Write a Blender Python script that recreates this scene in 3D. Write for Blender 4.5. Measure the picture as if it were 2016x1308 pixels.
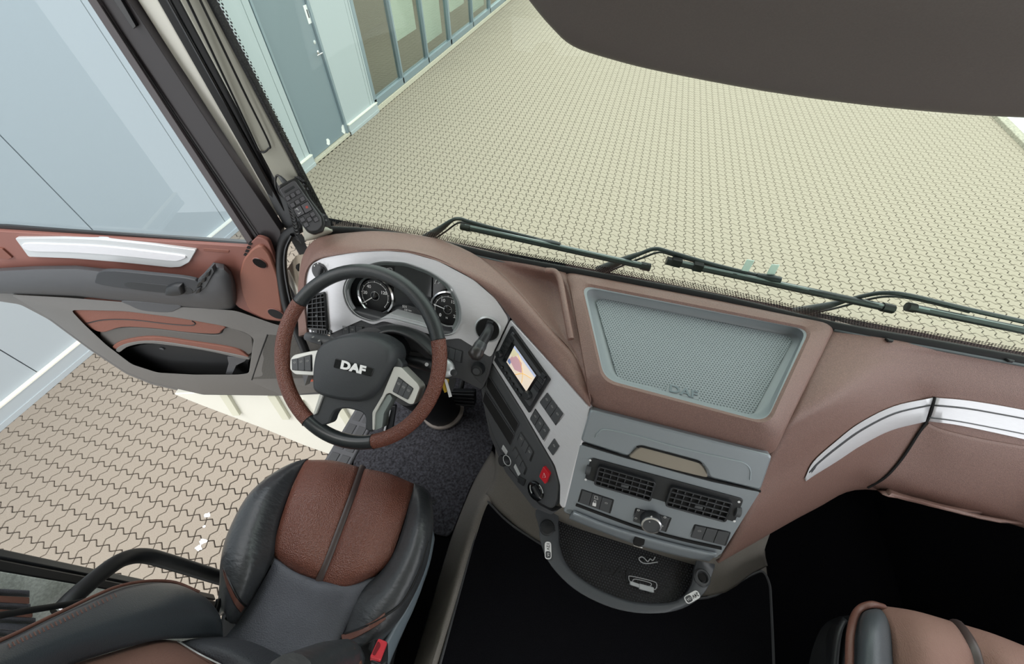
import bpy, bmesh, math, random
from mathutils import Vector as V, Matrix
random.seed(7)
for _o in list(bpy.data.objects): bpy.data.objects.remove(_o)
SC = bpy.context.scene
COL = SC.collection
# ------------------------------------------------------------------ camera
CZ = 3.09                      # camera height above the paving
FPX = 784.04                   # focal length in pixels of a 2016 px wide frame
M3 = ((0.96017969, 0.22005491, -0.17213597), (0.2793203, -0.74304054, 0.60817014), (0.00592682, -0.63203369, -0.77491825))
cam = bpy.data.objects.new('camera', bpy.data.cameras.new('camera')); COL.objects.link(cam)
cam.data.sensor_width = 36.0; cam.data.lens = FPX / 2016 * 36; cam.data.clip_start = 0.01; cam.data.clip_end = 200
_m = Matrix.Identity(4)
for _r in range(3):
    _m[_r][0] = M3[_r][0]; _m[_r][1] = -M3[_r][1]; _m[_r][2] = -M3[_r][2]
_m[2][3] = CZ
cam.matrix_world = _m
SC.camera = cam
# ------------------------------------------------------------------ light: bright overcast sky, very soft sun
SC.view_settings.view_transform = 'Standard'
try: SC.view_settings.look = 'None'
except Exception: pass
SC.view_settings.gamma = 1.0; SC.view_settings.use_curve_mapping = False
SC.view_settings.exposure = 0.2
W = bpy.data.worlds.new('overcast_sky'); SC.world = W; W.use_nodes = True
_nt = W.node_tree; _bg = _nt.nodes['Background']
_bg.inputs[0].default_value = (0.965, 0.985, 1.0, 1); _bg.inputs[1].default_value = 2.0
sun = bpy.data.objects.new('sun', bpy.data.lights.new('sun', 'SUN')); COL.objects.link(sun)
sun.data.energy = 2.0; sun.data.angle = math.radians(45); sun.data.color = (1, 0.97, 0.92)
sun.location = (0, 0, 12); sun.rotation_euler = V((0.25, 0.45, -0.86)).to_track_quat('-Z', 'Y').to_euler()
# ------------------------------------------------------------------ measuring: photo pixel -> point in the place
def ray(px, py):
    v = (px - 1008.0, py - 654.0, FPX)
    return V([sum(M3[r][k] * v[k] for k in range(3)) for r in range(3)])
def Q(px, py, zd):             # the point zd metres below the lens height
    d = ray(px, py); d = d * (zd / -d.z); return V((d.x, d.y, CZ - zd))
def QG(px, py): return Q(px, py, CZ)
def QY(px, py, y): d = ray(px, py); d = d * (y / d.y); return V((d.x, d.y, CZ + d.z))
def QX(px, py, x): d = ray(px, py); d = d * (x / d.x); return V((d.x, d.y, CZ + d.z))
class Pl:                      # a plane with a 2-d frame; n looks at the lens
    def __init__(s, p0, p1, p2):
        s.o = V(p0); s.u = (V(p1) - s.o).normalized(); n = s.u.cross(V(p2) - s.o).normalized()
        if n.dot(V((0, 0, CZ)) - s.o) < 0: n = -n
        s.n = n; s.v = n.cross(s.u)
    def __call__(s, px, py, h=0.0):
        d = ray(px, py); c = V((0, 0, CZ)); t = ((s.o + s.n * h) - c).dot(s.n) / d.dot(s.n); return c + d * t
    def uv(s, p): q = V(p) - s.o; return q.dot(s.u), q.dot(s.v)
    def at(s, a, b, h=0.0): return s.o + s.u * a + s.v * b + s.n * h
    def ps(s, pts, h=0.0): return [s(a, b, h) for a, b in pts]
# ------------------------------------------------------------------ materials
def lin(c):
    if isinstance(c, str): c = [int(c[i:i + 2], 16) / 255 for i in (0, 2, 4)]
    return tuple((x / 12.92 if x <= .04045 else ((x + .055) / 1.055) ** 2.4) for x in c) + (1,)
MATS = {}
def mat(name, col, rough=.5, metal=0., noise=0., nscale=200., bump=0., bscale=400., stretch=None, kind='noise', coat=0., col2=None, spec=.5, emit=0.):
    if name in MATS: return MATS[name]
    m = bpy.data.materials.new(name); m.use_nodes = True; nt = m.node_tree; b = nt.nodes['Principled BSDF']
    c = lin(col); b.inputs['Base Color'].default_value = c; b.inputs['Roughness'].default_value = rough; b.inputs['Metallic'].default_value = metal
    b.inputs['Specular IOR Level'].default_value = spec
    if coat: b.inputs['Coat Weight'].default_value = coat; b.inputs['Coat Roughness'].default_value = .1
    if emit: b.inputs['Emission Color'].default_value = c; b.inputs['Emission Strength'].default_value = emit
    if noise or bump:
        tc = nt.nodes.new('ShaderNodeTexCoord'); mp = nt.nodes.new('ShaderNodeMapping'); nt.links.new(tc.outputs['Object'], mp.inputs[0])
        if stretch: mp.inputs['Scale'].default_value = stretch
    if noise:
        n = nt.nodes.new('ShaderNodeTexNoise'); n.inputs['Scale'].default_value = nscale; n.inputs['Detail'].default_value = 4; nt.links.new(mp.outputs[0], n.inputs[0])
        rp = nt.nodes.new('ShaderNodeValToRGB'); rp.color_ramp.elements[0].position = .3; rp.color_ramp.elements[1].position = .7
        d = lin(col2) if col2 else tuple(x * (1 - noise) for x in c[:3]) + (1,)
        e = c if col2 else tuple(min(1, x * (1 + noise)) for x in c[:3]) + (1,)
        rp.color_ramp.elements[0].color = d; rp.color_ramp.elements[1].color = e
        nt.links.new(n.outputs[0], rp.inputs[0]); nt.links.new(rp.outputs[0], b.inputs['Base Color'])
    if bump:
        t = nt.nodes.new('ShaderNodeTexVoronoi' if kind == 'voronoi' else 'ShaderNodeTexNoise'); t.inputs['Scale'].default_value = bscale
        nt.links.new(mp.outputs[0], t.inputs[0])
        bp = nt.nodes.new('ShaderNodeBump'); bp.inputs['Strength'].default_value = bump; bp.inputs['Distance'].default_value = .002
        nt.links.new(t.outputs[0], bp.inputs['Height']); nt.links.new(bp.outputs[0], b.inputs['Normal'])
    MATS[name] = m; return m
def dotmat(name, col, dot, pitch, rad, ux, uy, rough=.5, bump=.6, depth=-1, clear=False):
    # a regular staggered field of small round dots laid out in the plane of ux, uy (object space)
    if name in MATS: return MATS[name]
    m = bpy.data.materials.new(name); m.use_nodes = True; nt = m.node_tree; b = nt.nodes['Principled BSDF']; L = nt.links.new
    b.inputs['Roughness'].default_value = rough
    tc = nt.nodes.new('ShaderNodeTexCoord')
    def vm(op, a, bb=None, sc=None):
        n = nt.nodes.new('ShaderNodeVectorMath'); n.operation = op
        if hasattr(a, 'node'): L(a, n.inputs[0])
        else: n.inputs[0].default_value = a
        if bb is not None: n.inputs[1].default_value = bb
        return n
    def ma(op, a, bb=0.0):
        n = nt.nodes.new('ShaderNodeMath'); n.operation = op
        for i, x in enumerate((a, bb)):
            if hasattr(x, 'node'): L(x, n.inputs[i])
            else: n.inputs[i].default_value = x
        return n.outputs[0]
    a = ma('DIVIDE', vm('DOT_PRODUCT', tc.outputs['Object'], tuple(ux)).outputs['Value'], pitch)
    c = ma('DIVIDE', vm('DOT_PRODUCT', tc.outputs['Object'], tuple(uy)).outputs['Value'], pitch * .866)
    row = ma('FLOOR', c); sh = ma('MULTIPLY', ma('MODULO', ma('ADD', row, 10000.0), 2.0), .5)
    fx = ma('SUBTRACT', ma('FRACT', ma('ADD', ma('ADD', a, sh), 10000.0)), .5); fy = ma('SUBTRACT', ma('FRACT', ma('ADD', c, 10000.0)), .5)
    r = ma('SQRT', ma('ADD', ma('MULTIPLY', fx, fx), ma('MULTIPLY', ma('MULTIPLY', fy, .866), ma('MULTIPLY', fy, .866))))
    mr = nt.nodes.new('ShaderNodeMapRange'); mr.inputs[1].default_value = rad * .7; mr.inputs[2].default_value = rad * 1.2; mr.inputs[3].default_value = 1; mr.inputs[4].default_value = 0; L(r, mr.inputs[0])
    mx = nt.nodes.new('ShaderNodeMix'); mx.data_type = 'RGBA'; L(mr.outputs[0], mx.inputs[0]); mx.inputs[6].default_value = lin(col); mx.inputs[7].default_value = lin(dot); L(mx.outputs[2], b.inputs['Base Color'])
    bp = nt.nodes.new('ShaderNodeBump'); bp.inputs['Strength'].default_value = bump; bp.inputs['Distance'].default_value = .002; bp.invert = depth < 0
    L(mr.outputs[0], bp.inputs['Height']); L(bp.outputs[0], b.inputs['Normal'])
    if clear:        # printed dots on clear glass
        t = nt.nodes.new('ShaderNodeBsdfTransparent'); ms = nt.nodes.new('ShaderNodeMixShader'); L(mr.outputs[0], ms.inputs[0]); L(t.outputs[0], ms.inputs[1]); L(b.outputs[0], ms.inputs[2]); L(ms.outputs[0], nt.nodes['Material Output'].inputs[0])
    MATS[name] = m; return m
def glassmat(name, tint, refl=.06, rough=.0):
    if name in MATS: return MATS[name]
    m = bpy.data.materials.new(name); m.use_nodes = True; nt = m.node_tree; nt.nodes.remove(nt.nodes['Principled BSDF'])
    t = nt.nodes.new('ShaderNodeBsdfTransparent'); t.inputs[0].default_value = lin(tint)
    g = nt.nodes.new('ShaderNodeBsdfGlossy'); g.inputs['Roughness'].default_value = rough
    fr = nt.nodes.new('ShaderNodeLayerWeight'); fr.inputs[0].default_value = .5
    pw = nt.nodes.new('ShaderNodeMath'); pw.operation = 'POWER'; pw.inputs[1].default_value = 5; nt.links.new(fr.outputs['Facing'], pw.inputs[0])
    ml = nt.nodes.new('ShaderNodeMath'); ml.operation = 'MULTIPLY_ADD'; ml.inputs[1].default_value = .9 * min(1, refl); ml.inputs[2].default_value = .04 * refl; ml.use_clamp = True; nt.links.new(pw.outputs[0], ml.inputs[0])
    mx = nt.nodes.new('ShaderNodeMixShader'); nt.links.new(ml.outputs[0], mx.inputs[0]); nt.links.new(t.outputs[0], mx.inputs[1]); nt.links.new(g.outputs[0], mx.inputs[2])
    nt.links.new(mx.outputs[0], nt.nodes['Material Output'].inputs[0]); MATS[name] = m; return m
# ------------------------------------------------------------------ objects
ORG = {}
def tag(o, label=None, cat=None, group=None, kind=None):
    if label: o['label'] = label
    if cat: o['category'] = cat
    if group: o['group'] = group
    if kind: o['kind'] = kind
    return o
def thing(name, label, cat, loc=(0, 0, 0), group=None, kind=None):
    o = bpy.data.objects.new(name, None); COL.objects.link(o); o.empty_display_size = .05
    o.location = loc; ORG[o.name] = V(loc); return tag(o, label, cat, group, kind)
def obj(name, verts, faces, m, parent=None, smooth=True, bevel=0., bseg=2, sub=0, solid=0., auto=35, org=None, mats=None, fm=None):
    org = ORG[parent.name] if parent else (V(org) if org is not None else sum((V(v) for v in verts), V()) / max(1, len(verts)))
    me = bpy.data.meshes.new(name); me.from_pydata([V(v) - org for v in verts], [], faces)
    for x in (mats or [m]): me.materials.append(x)
    if fm:
        for p, k in zip(me.polygons, fm): p.material_index = k
    bm = bmesh.new(); bm.from_mesh(me); bmesh.ops.remove_doubles(bm, verts=bm.verts, dist=1e-6); bmesh.ops.recalc_face_normals(bm, faces=bm.faces); bm.to_mesh(me); bm.free()
    o = bpy.data.objects.new(name, me); COL.objects.link(o); ORG[o.name] = org
    if parent: o.parent = parent
    else: o.location = org
    if solid:
        x = o.modifiers.new('thickness', 'SOLIDIFY'); x.thickness = abs(solid); x.offset = -1 if solid > 0 else 1
    if bevel:
        x = o.modifiers.new('bevel', 'BEVEL'); x.width = bevel; x.segments = bseg; x.limit_method = 'ANGLE'; x.angle_limit = math.radians(30); x.use_clamp_overlap = True
    if sub:
        x = o.modifiers.new('subdiv', 'SUBSURF'); x.levels = sub; x.render_levels = sub
    if smooth:
        for p in me.polygons: p.use_smooth = True
        if auto < 180:
            bm = bmesh.new(); bm.from_mesh(me)
            for e in bm.edges:
                if len(e.link_faces) == 2 and e.calc_face_angle(0) > math.radians(auto): e.smooth = False
            bm.to_mesh(me); bm.free()
    return o
def lerp(a, b, t): return a + (b - a) * t
def cr(pts, n, closed=False):          # Catmull-Rom through points, n samples per span
    pts = [V(p) for p in pts]; N = len(pts); out = []
    for i in range(N if closed else N - 1):
        g = lambda k: pts[k % N] if closed else pts[max(0, min(N - 1, k))]
        p0, p1, p2, p3 = g(i - 1), g(i), g(i + 1), g(i + 2)
        if not closed and i == 0: p0 = p1 * 2 - p2
        if not closed and i == N - 2: p3 = p2 * 2 - p1
        for k in range(n):
            t = k / n
            out.append(.5 * ((2 * p1) + (p2 - p0) * t + (2 * p0 - 5 * p1 + 4 * p2 - p3) * t * t + (3 * p1 - p0 - 3 * p2 + p3) * t ** 3))
    if not closed: out.append(pts[-1])
    return out
def rloop(c, r=.01, k=4, m=1):         # closed loop with rounded corners; r may be a list
    c = [V(p) for p in c]; n = len(c); out = []; rs = r if isinstance(r, (list, tuple)) else [r] * n
    A = []
    for i in range(n):
        a, b, d = c[i - 1], c[i], c[(i + 1) % n]; q = min(rs[i], (a - b).length * .48, (d - b).length * .48)
        A.append((b + (a - b).normalized() * q if q else b.copy(), b, b + (d - b).normalized() * q if q else b.copy()))
    for i in range(n):
        s, b, e = A[i]
        for j in range(k + 1):
            t = j / k; out.append(s * (1 - t) ** 2 + b * (2 * t * (1 - t)) + e * t * t)
        nx = A[(i + 1) % n][0]
        for j in range(1, m): out.append(e.lerp(nx, j / m))
    return out
def loops(name, L, m, parent=None, cap0=False, cap1=True, closed=True, **kw):
    n = len(L[0]); vs = [p for l in L for p in l]; fs = []
    for i in range(len(L) - 1):
        for j in range(n if closed else n - 1):
            a, b = i * n + j, i * n + (j + 1) % n; fs.append((a, b, b + n, a + n))
    if cap0: fs.append(tuple(range(n))[::-1])
    if cap1: fs.append(tuple(range((len(L) - 1) * n, len(L) * n)))
    return obj(name, vs, fs, m, parent, **kw)
def prism(name, pts, nrm, d, m, parent=None, bevel=.0015, inset=0., **kw):   # slab: outline pts on top, body d deep behind it
    nrm = V(nrm); lo = [V(p) - nrm * d for p in pts]
    return loops(name, [lo, [V(p) for p in pts]], m, parent, cap0=True, cap1=True, bevel=bevel, **kw)
def ppr(P, name, px, h0, h1, m, parent=None, r=.004, k=4, bevel=.0012, **kw):  # rounded slab on a plane from photo outline, from height h0 to h1
    return prism(name, rloop(P.ps(px, h1), r, k), P.n, h1 - h0, m, parent, bevel, **kw)
def pcr(P, name, px, h0, h1, m, parent=None, n=4, bevel=.002, **kw):   # slab with a smoothly curved outline
    return prism(name, cr(P.ps(px, h1), n, True), P.n, h1 - h0, m, parent, bevel, **kw)
def pdome(P, name, px, h0, h1, m, parent=None, r=.01, k=5, ins=.25, steps=4, **kw):  # pillow-like slab: outline at h0 bulging to h1
    b = rloop(P.ps(px, h0), r, k); c = sum(b, V()) / len(b); L = [[p - P.n * .002 for p in b]]
    for i in range(steps + 1):
        a = i / steps * math.pi / 2; s = 1 - ins * (1 - math.cos(a)); L.append([c + (p - c) * s + P.n * (h1 - h0) * math.sin(a) for p in b])
    return loops(name, L, m, parent, cap0=True, cap1=True, auto=70, **kw)
def patch(name, rows, m, parent=None, nu=4, nv=4, thick=.006, smooth_rows=True, **kw):   # smooth skin through rows of points
    R = [cr(r, nu) for r in rows]; C = [cr([r[j] for r in R], nv) for j in range(len(R[0]))]
    G = [[C[j][i] for j in range(len(C))] for i in range(len(C[0]))]
    n = len(G[0]); vs = [p for r in G for p in r]
    fs = [(i * n + j, i * n + j + 1, (i + 1) * n + j + 1, (i + 1) * n + j) for i in range(len(G) - 1) for j in range(n - 1)]
    o = obj(name, vs, fs, m, parent, auto=kw.pop('auto', 60), **kw)
    # make normals face the open side (towards the lens) so that thickness goes behind
    me = o.data; c = V((0, 0, CZ)); org = ORG[o.name]
    s = sum(p.normal.dot(c - (org + p.center)) * p.area for p in me.polygons)
    if s < 0: me.flip_normals()
    if thick:
        x = o.modifiers.new('thickness', 'SOLIDIFY'); x.thickness = thick; x.offset = -1
    return o
def tube(name, pts, r, m, parent=None, n=10, spl=6, cap=True, closed=False, flat=None, **kw):
    P = cr(pts, spl, closed) if spl else [V(p) for p in pts]; N = len(P)
    if isinstance(r, (list, tuple)):
        k = len(r); rr = []
        for i in range(N):
            t = i / max(1, N - 1) * (k - 1); a = min(int(t), k - 2); rr.append(lerp(r[a], r[a + 1], t - a))
    else: rr = [r] * N
    T = [((P[(i + 1) % N] if closed else P[min(N - 1, i + 1)]) - (P[i - 1] if (closed or i) else P[0])).normalized() for i in range(N)]
    u = T[0].orthogonal().normalized() if flat is None else (V(flat) - T[0] * V(flat).dot(T[0])).normalized(); L = []
    for i in range(N):
        u = (u - T[i] * u.dot(T[i])).normalized(); w = T[i].cross(u)
        fy = kw.get('squash', 1.)
        L.append([P[i] + (u * math.cos(a) * rr[i] + w * math.sin(a) * rr[i] * fy) for a in (2 * math.pi * j / n for j in range(n))])
    kw.pop('squash', None)
    if closed: L.append(L[0])
    return loops(name, L, m, parent, cap0=cap and not closed, cap1=cap and not closed, auto=kw.pop('auto', 50), **kw)
def lathe(name, prof, o, ax, m, parent=None, n=24, ref=None, auto=35, **kw):   # prof: (radius, height) along ax
    ax = V(ax).normalized(); u = (V(ref) - ax * V(ref).dot(ax)).normalized() if ref else ax.orthogonal().normalized(); w = ax.cross(u); o = V(o)
    L = [[o + ax * h + (u * math.cos(a) + w * math.sin(a)) * max(r, 1e-5) for a in (2 * math.pi * j / n for j in range(n))] for r, h in prof]
    return loops(name, L, m, parent, cap0=True, cap1=True, auto=auto, **kw)
def bar(name, a, b, w, h, up, m, parent=None, bevel=.001, **kw):   # straight box from a to b
    a, b = V(a), V(b); d = (b - a).normalized(); up = V(up); s = d.cross(up).normalized(); t = s.cross(d)
    L = [[p + s * (x * w / 2) + t * (y * h / 2) for x, y in ((-1, -1), (1, -1), (1, 1), (-1, 1))] for p in (a, b)]
    return loops(name, L, m, parent, cap0=True, cap1=True, bevel=bevel, **kw)
def quadbox(name, c, n, d, m, parent=None, **kw): return prism(name, c, n, d, m, parent, **kw)
def text(name, s, o, u, v, size, m, parent=None, ext=.0004, bold=0., align='CENTER', sx=1.):
    cu = bpy.data.curves.new(name, 'FONT'); cu.body = s; cu.size = 1; cu.align_x = align; cu.align_y = 'CENTER'; cu.extrude = 0; cu.offset = bold; cu.resolution_u = 3
    t = bpy.data.objects.new(name, cu); COL.objects.link(t); dg = bpy.context.evaluated_depsgraph_get(); me0 = bpy.data.meshes.new_from_object(t.evaluated_get(dg))
    u = V(u).normalized(); v = (V(v) - u * V(v).dot(u)).normalized(); n = u.cross(v); o = V(o)
    vs = [o + u * (p.co.x * size * sx) + v * (p.co.y * size) + n * ext for p in me0.vertices]; fs = [tuple(p.vertices) for p in me0.polygons]
    bpy.data.objects.remove(t); bpy.data.curves.remove(cu); bpy.data.meshes.remove(me0)
    ob = obj(name, vs, fs, m, parent, smooth=False)
    x = ob.modifiers.new('thickness', 'SOLIDIFY'); x.thickness = max(ext, .0003); x.offset = -1
    return ob
def copy_tree(o, delta, parent=None):
    c = o.copy(); COL.objects.link(c); c.parent = parent
    if parent is None: c.location = o.location + V(delta)
    for ch in list(o.children): copy_tree(ch, delta, c)
    return c
# ------------------------------------------------------------------ palette
BROWN = mat('brown_soft_plastic', '7c6058', .45, bump=.5, bscale=600, noise=.2, nscale=450)
BROWND = mat('brown_door_plastic', '7c5047', .55, bump=.2, bscale=900)
LEATH = mat('brown_perforated_leather', '673c30', .36, bump=.9, bscale=300, kind='voronoi')
SEATB = mat('brown_seat_leather', '74493d', .30, bump=.8, bscale=300, kind='voronoi', noise=.15, nscale=500)
SEATF = mat('brown_seat_fabric', '7c5a50', .8, bump=.6, bscale=300, stretch=(1, 3, 1))
BLKL = mat('black_leather', '3b3d40', .34, bump=.8, bscale=45, noise=.12, nscale=12, stretch=(1, 2.2, 1))
BLKF = mat('black_seat_fabric', '54565e', .5, bump=.7, bscale=350, stretch=(1, 1, 1), noise=.2, nscale=9)
BLKP = mat('black_plastic', '1f2124', .45, bump=.1, bscale=800)
BLKG = mat('black_gloss', '0c0d0f', .12)
DEEP = mat('black_recess', '060607', .8)
GREY = mat('grey_door_plastic', '646260', .5, bump=.15, bscale=900)
GREYD = mat('dark_grey_plastic', '46474a', .5, bump=.15, bscale=900)
CHAR = mat('charcoal_plastic', '434548', .48, bump=.15, bscale=800)
SILV = mat('brushed_silver', 'dcdce0', .36, .3, noise=.05, nscale=60, bump=.06, bscale=60, stretch=(1, 1, 40))
SILP = mat('satin_silver_plastic', 'c9ccce', .33, .3)
CONS = mat('grey_metallic_console', '8d949a', .34, .3)
TUNN = mat('tunnel_vinyl', '78736d', .6, noise=.2, nscale=500, bump=.3, bscale=600)
CARP = mat('charcoal_carpet', '3b3b41', .95, noise=.75, nscale=110, bump=1.0, bscale=250)
CARB = mat('black_carpet', '0e0e12', .95, noise=.4, nscale=300, bump=.6, bscale=400, spec=.1)
WHT = mat('white_print', 'e8e8e8', .5)
WBODY = mat('white_body_paint', 'e9e8dd', .3, coat=.4)
PILL = mat('beige_pillar_trim', 'a5a498', .6, bump=.1, bscale=900)
RUBB = mat('black_rubber', '111214', .5)
CHRM = mat('chrome', 'd8d8da', .15, 1.)
RED = mat('red_plastic', 'd8404a', .4)
# ------------------------------------------------------------------ paving
CELL = .1125; AMP = .0155
GX0 = QG(120 + 530 / 5.93, 880 + 660 / 5.93)
PAVE = mat('concrete_paver', '9f968a', .9, noise=1., nscale=260, col2='877b6d', bump=.3, bscale=500)
JOINT = mat('joint_sand', '3f3832', .95, noise=.3, nscale=90)
WEAR = ((.18, .62), (.34, 1.), (.5, 0.), (.66, -1.), (.82, -.62))
def cell_loop(ins, coarse=False):
    W = ((.36, 1.), (.64, -1.)) if coarse else WEAR; c = []; s = CELL
    c.append((0, 0)); c += [(t * s, a * AMP) for t, a in W]; c.append((s, 0)); c += [(s - a * AMP, t * s) for t, a in W]
    c.append((s, s)); c += [(t * s, s + a * AMP) for t, a in W[::-1]]; c.append((0, s)); c += [(-a * AMP, t * s) for t, a in W[::-1]]
    n = len(c); out = []
    for i in range(n):
        a, b, d = V(c[i - 1]), V(c[i]), V(c[(i + 1) % n]); e1 = (b - a).normalized(); e2 = (d - b).normalized()
        nn = V((-e1.y - e2.y, e1.x + e2.x)); nn = nn / max(.6, nn.length ** 2 / 2) if nn.length else V((0, 0)); out.append((b.x + nn.x * ins, b.y + nn.y * ins))
    return [(x - s / 2, y - s / 2) for x, y in out]
gx, gy = GX0.x + CELL / 2, GX0.y + CELL / 2
pave = thing('pavement', 'beige wavy interlocking concrete paving of the yard around the truck', 'paving', (0, 0, 0), kind='structure')
_bx = [(-4.6, -3, -.012), (14, -3, -.012), (14, 24, -.012), (-4.6, 24, -.012)]
prism('bedding', _bx, (0, 0, 1), .1, JOINT, pave, bevel=0, smooth=False)
def prj(p):
    d = V(p) - V((0, 0, CZ)); c = [sum(M3[r][k] * d[r] for r in range(3)) for k in range(3)]
    return (1008 + FPX * c[0] / c[2], 654 + FPX * c[1] / c[2], c[2]) if c[2] > .05 else (9e9, 9e9, 0)
cells = []
for i in range(-16, 150):
    for j in range(-26, 190):
        x, y = gx + i * CELL, gy + j * CELL
        if x < -4.5 or x > 12 or y > 20 or (x > -1.25 and y < .9): continue
        a, b, c = prj((x, y, 0))
        if not (-260 < a < 2350 and -160 < b < 1500): continue
        cells.append((c, x, y, a, b))
def shown(a, b):   # where the paving is in plain view in the photo: through the open door, below the open door leaf
    return 10 < a < 640 and 770 < b < 1140 and b > 700 + a * .1 and not (a > 430 and b > 940)
near = sorted([c for c in cells if shown(c[3], c[4])])[:300]
ns = set((c[1], c[2]) for c in near)
o1, o2 = cell_loop(.0030), cell_loop(.0050)
n = len(o1); vs = [(x, y, -.010) for x, y in o1] + [(x, y, -.0035) for x, y in o1] + [(x, y, 0) for x, y in o2]
fs = [(k * n + i, k * n + (i + 1) % n, (k + 1) * n + (i + 1) % n, (k + 1) * n + i) for k in (0, 1) for i in range(n)] + [tuple(range(2 * n, 3 * n))]
pm = bpy.data.meshes.new('paver'); pm.from_pydata(vs, [], fs); pm.materials.append(PAVE)
for c in near:
    o = bpy.data.objects.new('paver', pm); COL.objects.link(o); o.parent = pave; o.location = (c[1], c[2], random.uniform(-.0015, .0012))
vs, fs = [], []
oc, oc2, od, oe = cell_loop(.0048, True), cell_loop(.0048), cell_loop(.0034), cell_loop(.0034, True)
for c in cells:
    if (c[1], c[2]) in ns: continue
    z = random.uniform(-.0015, .0012); b = len(vs)
    if c[0] < 5.5:
        q, w, k = od, oc2, n
    else:
        q, w, k = oe, oc, len(oc)
    vs += [(c[1] + x, c[2] + y, z - .0075) for x, y in q] + [(c[1] + x, c[2] + y, z) for x, y in w]; fs += [(b + i, b + (i + 1) % k, b + k + (i + 1) % k, b + k + i) for i in range(k)]; fs.append(tuple(range(b + k, b + 2 * k)))
me = bpy.data.meshes.new('pavers'); me.from_pydata(vs, [], fs); me.materials.append(PAVE)
o = bpy.data.objects.new('paver_field', me); COL.objects.link(o); o.parent = pave; o['kind'] = 'stuff'
print('PAVERS', len(cells), len(near))
# paint splashes on the paving by the seat
for k, (a, b, s) in enumerate(((408, 1015, .02), (400, 1066, .024), (391, 1080, .022), (402, 1037, .01))):
    p = QG(a, b); lp = [(p.x + s * random.uniform(.5, 1.1) * math.cos(t) * 1.3, p.y + s * random.uniform(.5, 1.1) * math.sin(t), .0012) for t in (2 * math.pi * q / 12 for q in range(12))]
    prism('paint_splash', lp, (0, 0, 1), .001, WHT, pave, bevel=0)
# kerb at the far right edge of the yard
KA, KB = QG(1956, 234), QG(2016, 296)
dk = (KB - KA).normalized(); KA2 = KA - dk * 3; KB2 = KB + dk * 9
kerb = thing('kerb', 'weathered concrete kerb along the far right edge of the yard', 'kerb', KA2, kind='structure')
nk = V((-dk.y, dk.x, 0));  nk = nk if nk.x > 0 else -nk
MK1 = mat('kerb_concrete', '9b968a', .9, noise=.3, nscale=30); MK2 = mat('pale_gravel', 'd2d6d6', .9, noise=.2, nscale=60)
L = (KB2 - KA2).length
for k in range(int(L / 1.0)):
    a = KA2 + dk * (k * 1.0 + .005); b = KA2 + dk * (k + .995)
    prism('kerbstone', [a + V((0, 0, .06)), b + V((0, 0, .06)), b + nk * .16 + V((0, 0, .06)), a + nk * .16 + V((0, 0, .06))], (0, 0, 1), .09, MK1, kerb, bevel=.01)
prism('gravel_strip', [KA2 + nk * .18 + V((0, 0, .02)), KB2 + nk * .18 + V((0, 0, .02)), KB2 + nk * 3 + V((0, 0, .02)), KA2 + nk * 3 + V((0, 0, .02))], (0, 0, 1), .04, MK2, kerb, bevel=0)
# ------------------------------------------------------------------ building beside the truck
WX = -4.475
def wy(px, py): return QX(px, py, WX).y
WPAN = mat('pale_blue_wall_panel', 'a5aeb3', .45, noise=.04, nscale=300, bump=.08, bscale=500)
WPLI = mat('plinth_panel', 'a9b1b5', .4)
WDOOR = mat('blue_grey_door_paint', '75838c', .3, coat=.2)
WALU = mat('grey_window_aluminium', '8a99a3', .35, .4)
WSIL = mat('concrete_sill', 'b9b3a4', .85, noise=.2, nscale=60)
HW = 4.6
def wbox(name, y0, y1, z0, z1, x0, x1, m, parent, bevel=.003):
    return prism(name, [(x1, y0, z0), (x1, y1, z0), (x1, y1, z1), (x1, y0, z1)], (1, 0, 0), x1 - x0, m, parent, bevel=bevel)
wall = thing('wall_left', 'pale blue metal panel wall of the building beside the truck', 'wall', (WX, 2, 0), kind='structure')
ys1, ys2, ys3 = wy(30, 707), wy(90, 358), wy(300, 217)
yd0, yd1 = wy(612, 305), wy(686, 261)
yp1 = wy(738, 206)
seams = sorted([-2.5, ys1, ys2, ys3, yd0 - .13, yd0 - .02])
seams = [-3.2, ys1 - (ys2 - ys1)] + [s for s in seams if s > ys1 - .01]
for a, b in zip(seams[:-1], seams[1:]): wbox('wall_panel', a + .003, b - .003, .16, HW, WX - .08, WX, WPAN, wall)
wbox('wall_panel', yd1 + .02, yp1 - .14, .16, HW, WX - .08, WX, WPAN, wall); wbox('wall_panel', yp1 - .134, yp1 - .06, .16, HW, WX - .08, WX, WPAN, wall); wbox('wall_panel', yp1 - .054, yp1, .16, HW, WX - .08, WX + .004, WPAN, wall)
wbox('wall_core', -3.2, yd0 - .03, 0, HW, WX - .3, WX - .081, DEEP, wall); wbox('wall_core', yd1 + .03, yp1 - .01, 0, HW, WX - .3, WX - .081, DEEP, wall)
for a, b in ((-3.2, ys2 + .5), (ys2 + .504, yd0 - .01), (yd1 + .02, yp1 + .03)):
    wbox('plinth', a, b, 0, .15, WX - .08, WX + .035, WPLI, wall, .006); wbox('plinth_flashing', a, b, .15, .165, WX - .05, WX + .042, WBODY, wall, .001); wbox('plinth_foot', a, b, 0, .05, WX, WX + .045, WPLI, wall, .003)
d1 = thing('door_1', 'blue grey metal entrance door in the pale panel wall', 'door', (WX, (yd0 + yd1) / 2, 0), kind='structure')
wbox('door_leaf', yd0 + .03, yd1 - .035, .05, 2.9, WX - .09, WX - .03, WDOOR, d1)
for a, b in ((yd0 - .01, yd0 + .025), (yd1 - .03, yd1 + .012)): wbox('door_frame', a, b, .0, 3.0, WX - .1, WX + .006, WALU, d1)
wbox('threshold', yd0 - .01, yd1 + .012, 0, .045, WX - .1, WX + .02, WSIL, d1)
hp = QX(626, 103, WX - .03)
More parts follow.
